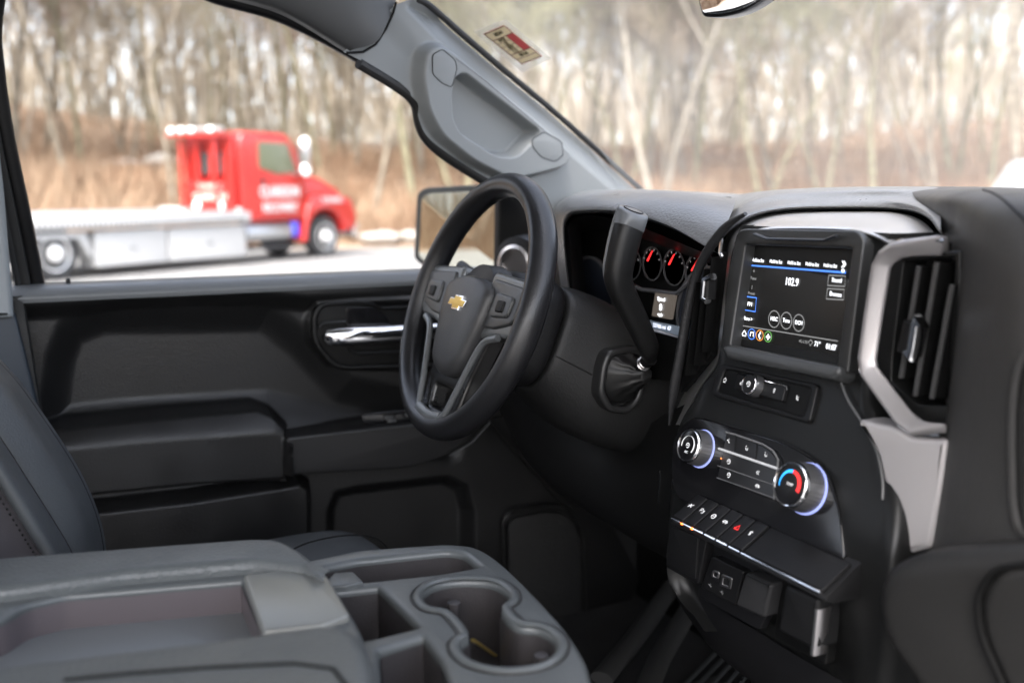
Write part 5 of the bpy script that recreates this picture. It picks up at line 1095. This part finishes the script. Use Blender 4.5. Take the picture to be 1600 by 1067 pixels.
mb = MB(); q = offs(c3, sg*.005); mb.tube([p+Z*.0005 for p in q+[q[0]]], [(.0022, .0045)]*(len(q)+1), 8, cap=False, ref=Z); mb.build('cup_holder_lip', CONS, cc, 60)
# grippers and the insert in the cup holders
for u, v in ((709, 940), (846, 1022)):
    p = PZ(u, v, zc-.012); mb = MB(); mb.tube([p, p-Z*.03], [.007, .004], 14); mb.build('cup_gripper', BIN, cc, bevel=.001)
p = PZ(752, 1010, zc-.03); a = PZ(740, 1000, zc-.02); b = PZ(772, 1022, zc-.045)
mb = MB(); mb.tube(cat_rom([a, (a+b)/2+[0, 0, .0], b], 6), [(.0018, .004)]*13, 8); tag(mb.build('brass_band', mat('brass', (.75, .55, .18), .3, .9), None), 'curved brass coloured band standing in the front cup holder', 'band')
plate('bin_divider', K(rpoly([(512, 904), (522, 894), (552, 892), (560, 900), (568, 908), (540, 914), (508, 916)], 3), zc+.004), CONS, cc, th=.03, bev=.002, n=Z)
# armrest
ar_ = thing('armrest', 'folded grey vinyl armrest lid with a sunken phone tray between two pads', 'armrest', (0, -.5, 1.1))
lid = rpoly([(-500, 930), (0, 880), (430, 850), (490, 872), (530, 925), (566, 985), (585, 1040), (600, 1300), (-500, 1300)], [3, 10, 30, 30, 30, 30, 30, 3, 3], 6)
tray = rpoly([(-480, 1080), (0, 968), (40, 942), (100, 928), (378, 904), (412, 985), (400, 1040), (-480, 1200)], [3, 20, 20, 10, 4, 6, 5, 3], 4)
plate('lid_base', K(lid, 1.232), CONS, ar_, th=.05, bev=.006, holes=[K(tray, 1.232)], n=Z, res=3)
plate('tray_floor', K([(u, v) for u, v in rpoly([(-520, 1090), (-20, 960), (95, 915), (420, 890), (470, 1060), (-480, 1250)], 4)], 1.199), mat('tray_rubber', (.12, .13, .137), .4), ar_, th=.006, bev=.001, n=Z)
tq = [p-Z*.007 for p in K(tray, 1.232)]; nq = len(tq); sg_ = -1 if sum(np.cross(tq[i], tq[(i+1) % nq])[2] for i in range(nq)) > 0 else 1; tq = offs(tq, sg_*.0012)
mesh('tray_wall', tq+[p-Z*.026 for p in tq], [(i, (i+1) % nq, nq+(i+1) % nq, nq+i) for i in range(nq)], mat('tray_wall_plastic', (.085, .072, .077), .45), ar_, 40)
pf_ = rpoly([(-500, 925), (0, 868), (250, 849), (400, 838), (440, 840), (482, 862), (512, 900), (478, 884), (400, 874), (200, 891), (0, 918), (-500, 980)], [3, 20, 30, 30, 40, 40, 14, 14, 20, 20, 20, 3], 6)
plate('armrest_pad', K(pf_, 1.246), CONV, ar_, th=.03, bev=.010, n=Z, res=5)
pn_ = rpoly([(-500, 1110), (0, 1032), (300, 996), (480, 972), (530, 968), (566, 982), (586, 1020), (592, 1080), (600, 1500), (-500, 1500)], [3, 30, 30, 30, 30, 30, 40, 30, 3, 3], 6)
plate('armrest_pad', K(pn_, 1.262), CONV, ar_, th=.06, bev=.016, n=Z, res=6)
mb = MB(); mb.tube(K([(100, 1062), (200, 1052), (330, 1042), (460, 1036), (520, 1044), (545, 1075)], 1.2625), .0015, 6); mb.build('seam', DEEP, ar_)
plate('latch_plate', K(rpoly([(380, 897), (470, 886), (510, 896), (548, 960), (505, 974), (410, 986)], 6), 1.238), mat('latch_grey', (.17, .175, .165), .30, .25), ar_, th=.008, bev=.003, n=Z, res=3)

# ================================================================== floor mat and tunnel
mt = thing('floor_mat', 'ribbed black rubber floor mat in the dark footwell', 'floor mat', (-.2, .2, .74))
mb = MB(); mb.box((-.12, .18, .745), (.7, .7, .012)); mb.build('mat_base', RUB, mt, bevel=.003)
d1 = PZ(1070, 1067, .76); d2 = PZ(1150, 985, .76)
for i in range(9):
    a = PZ(1040+i*22, 1100, .755); b = a+(d2-d1)/np.linalg.norm(d2-d1)*.28
    mb = MB(); mb.tube([a, b], [(.003, .004)]*2, 8); mb.build('rib', mat('mat_rib', (.03, .032, .033), .4), mt)
mb = MB(); mb.tube([PZ(u, v, .80) for u, v in [(940, 1060), (990, 1000), (1040, 930), (1070, 880)]], [(.012, .02)]*4, 12); mb.tube([PZ(u, v, .80) for u, v in [(1000, 1100), (1030, 1030), (1080, 945)]], [(.012, .02)]*3, 12); mb.build('mat_edge', mat('mat_edge_black', (.03, .03, .03), .5), mt)
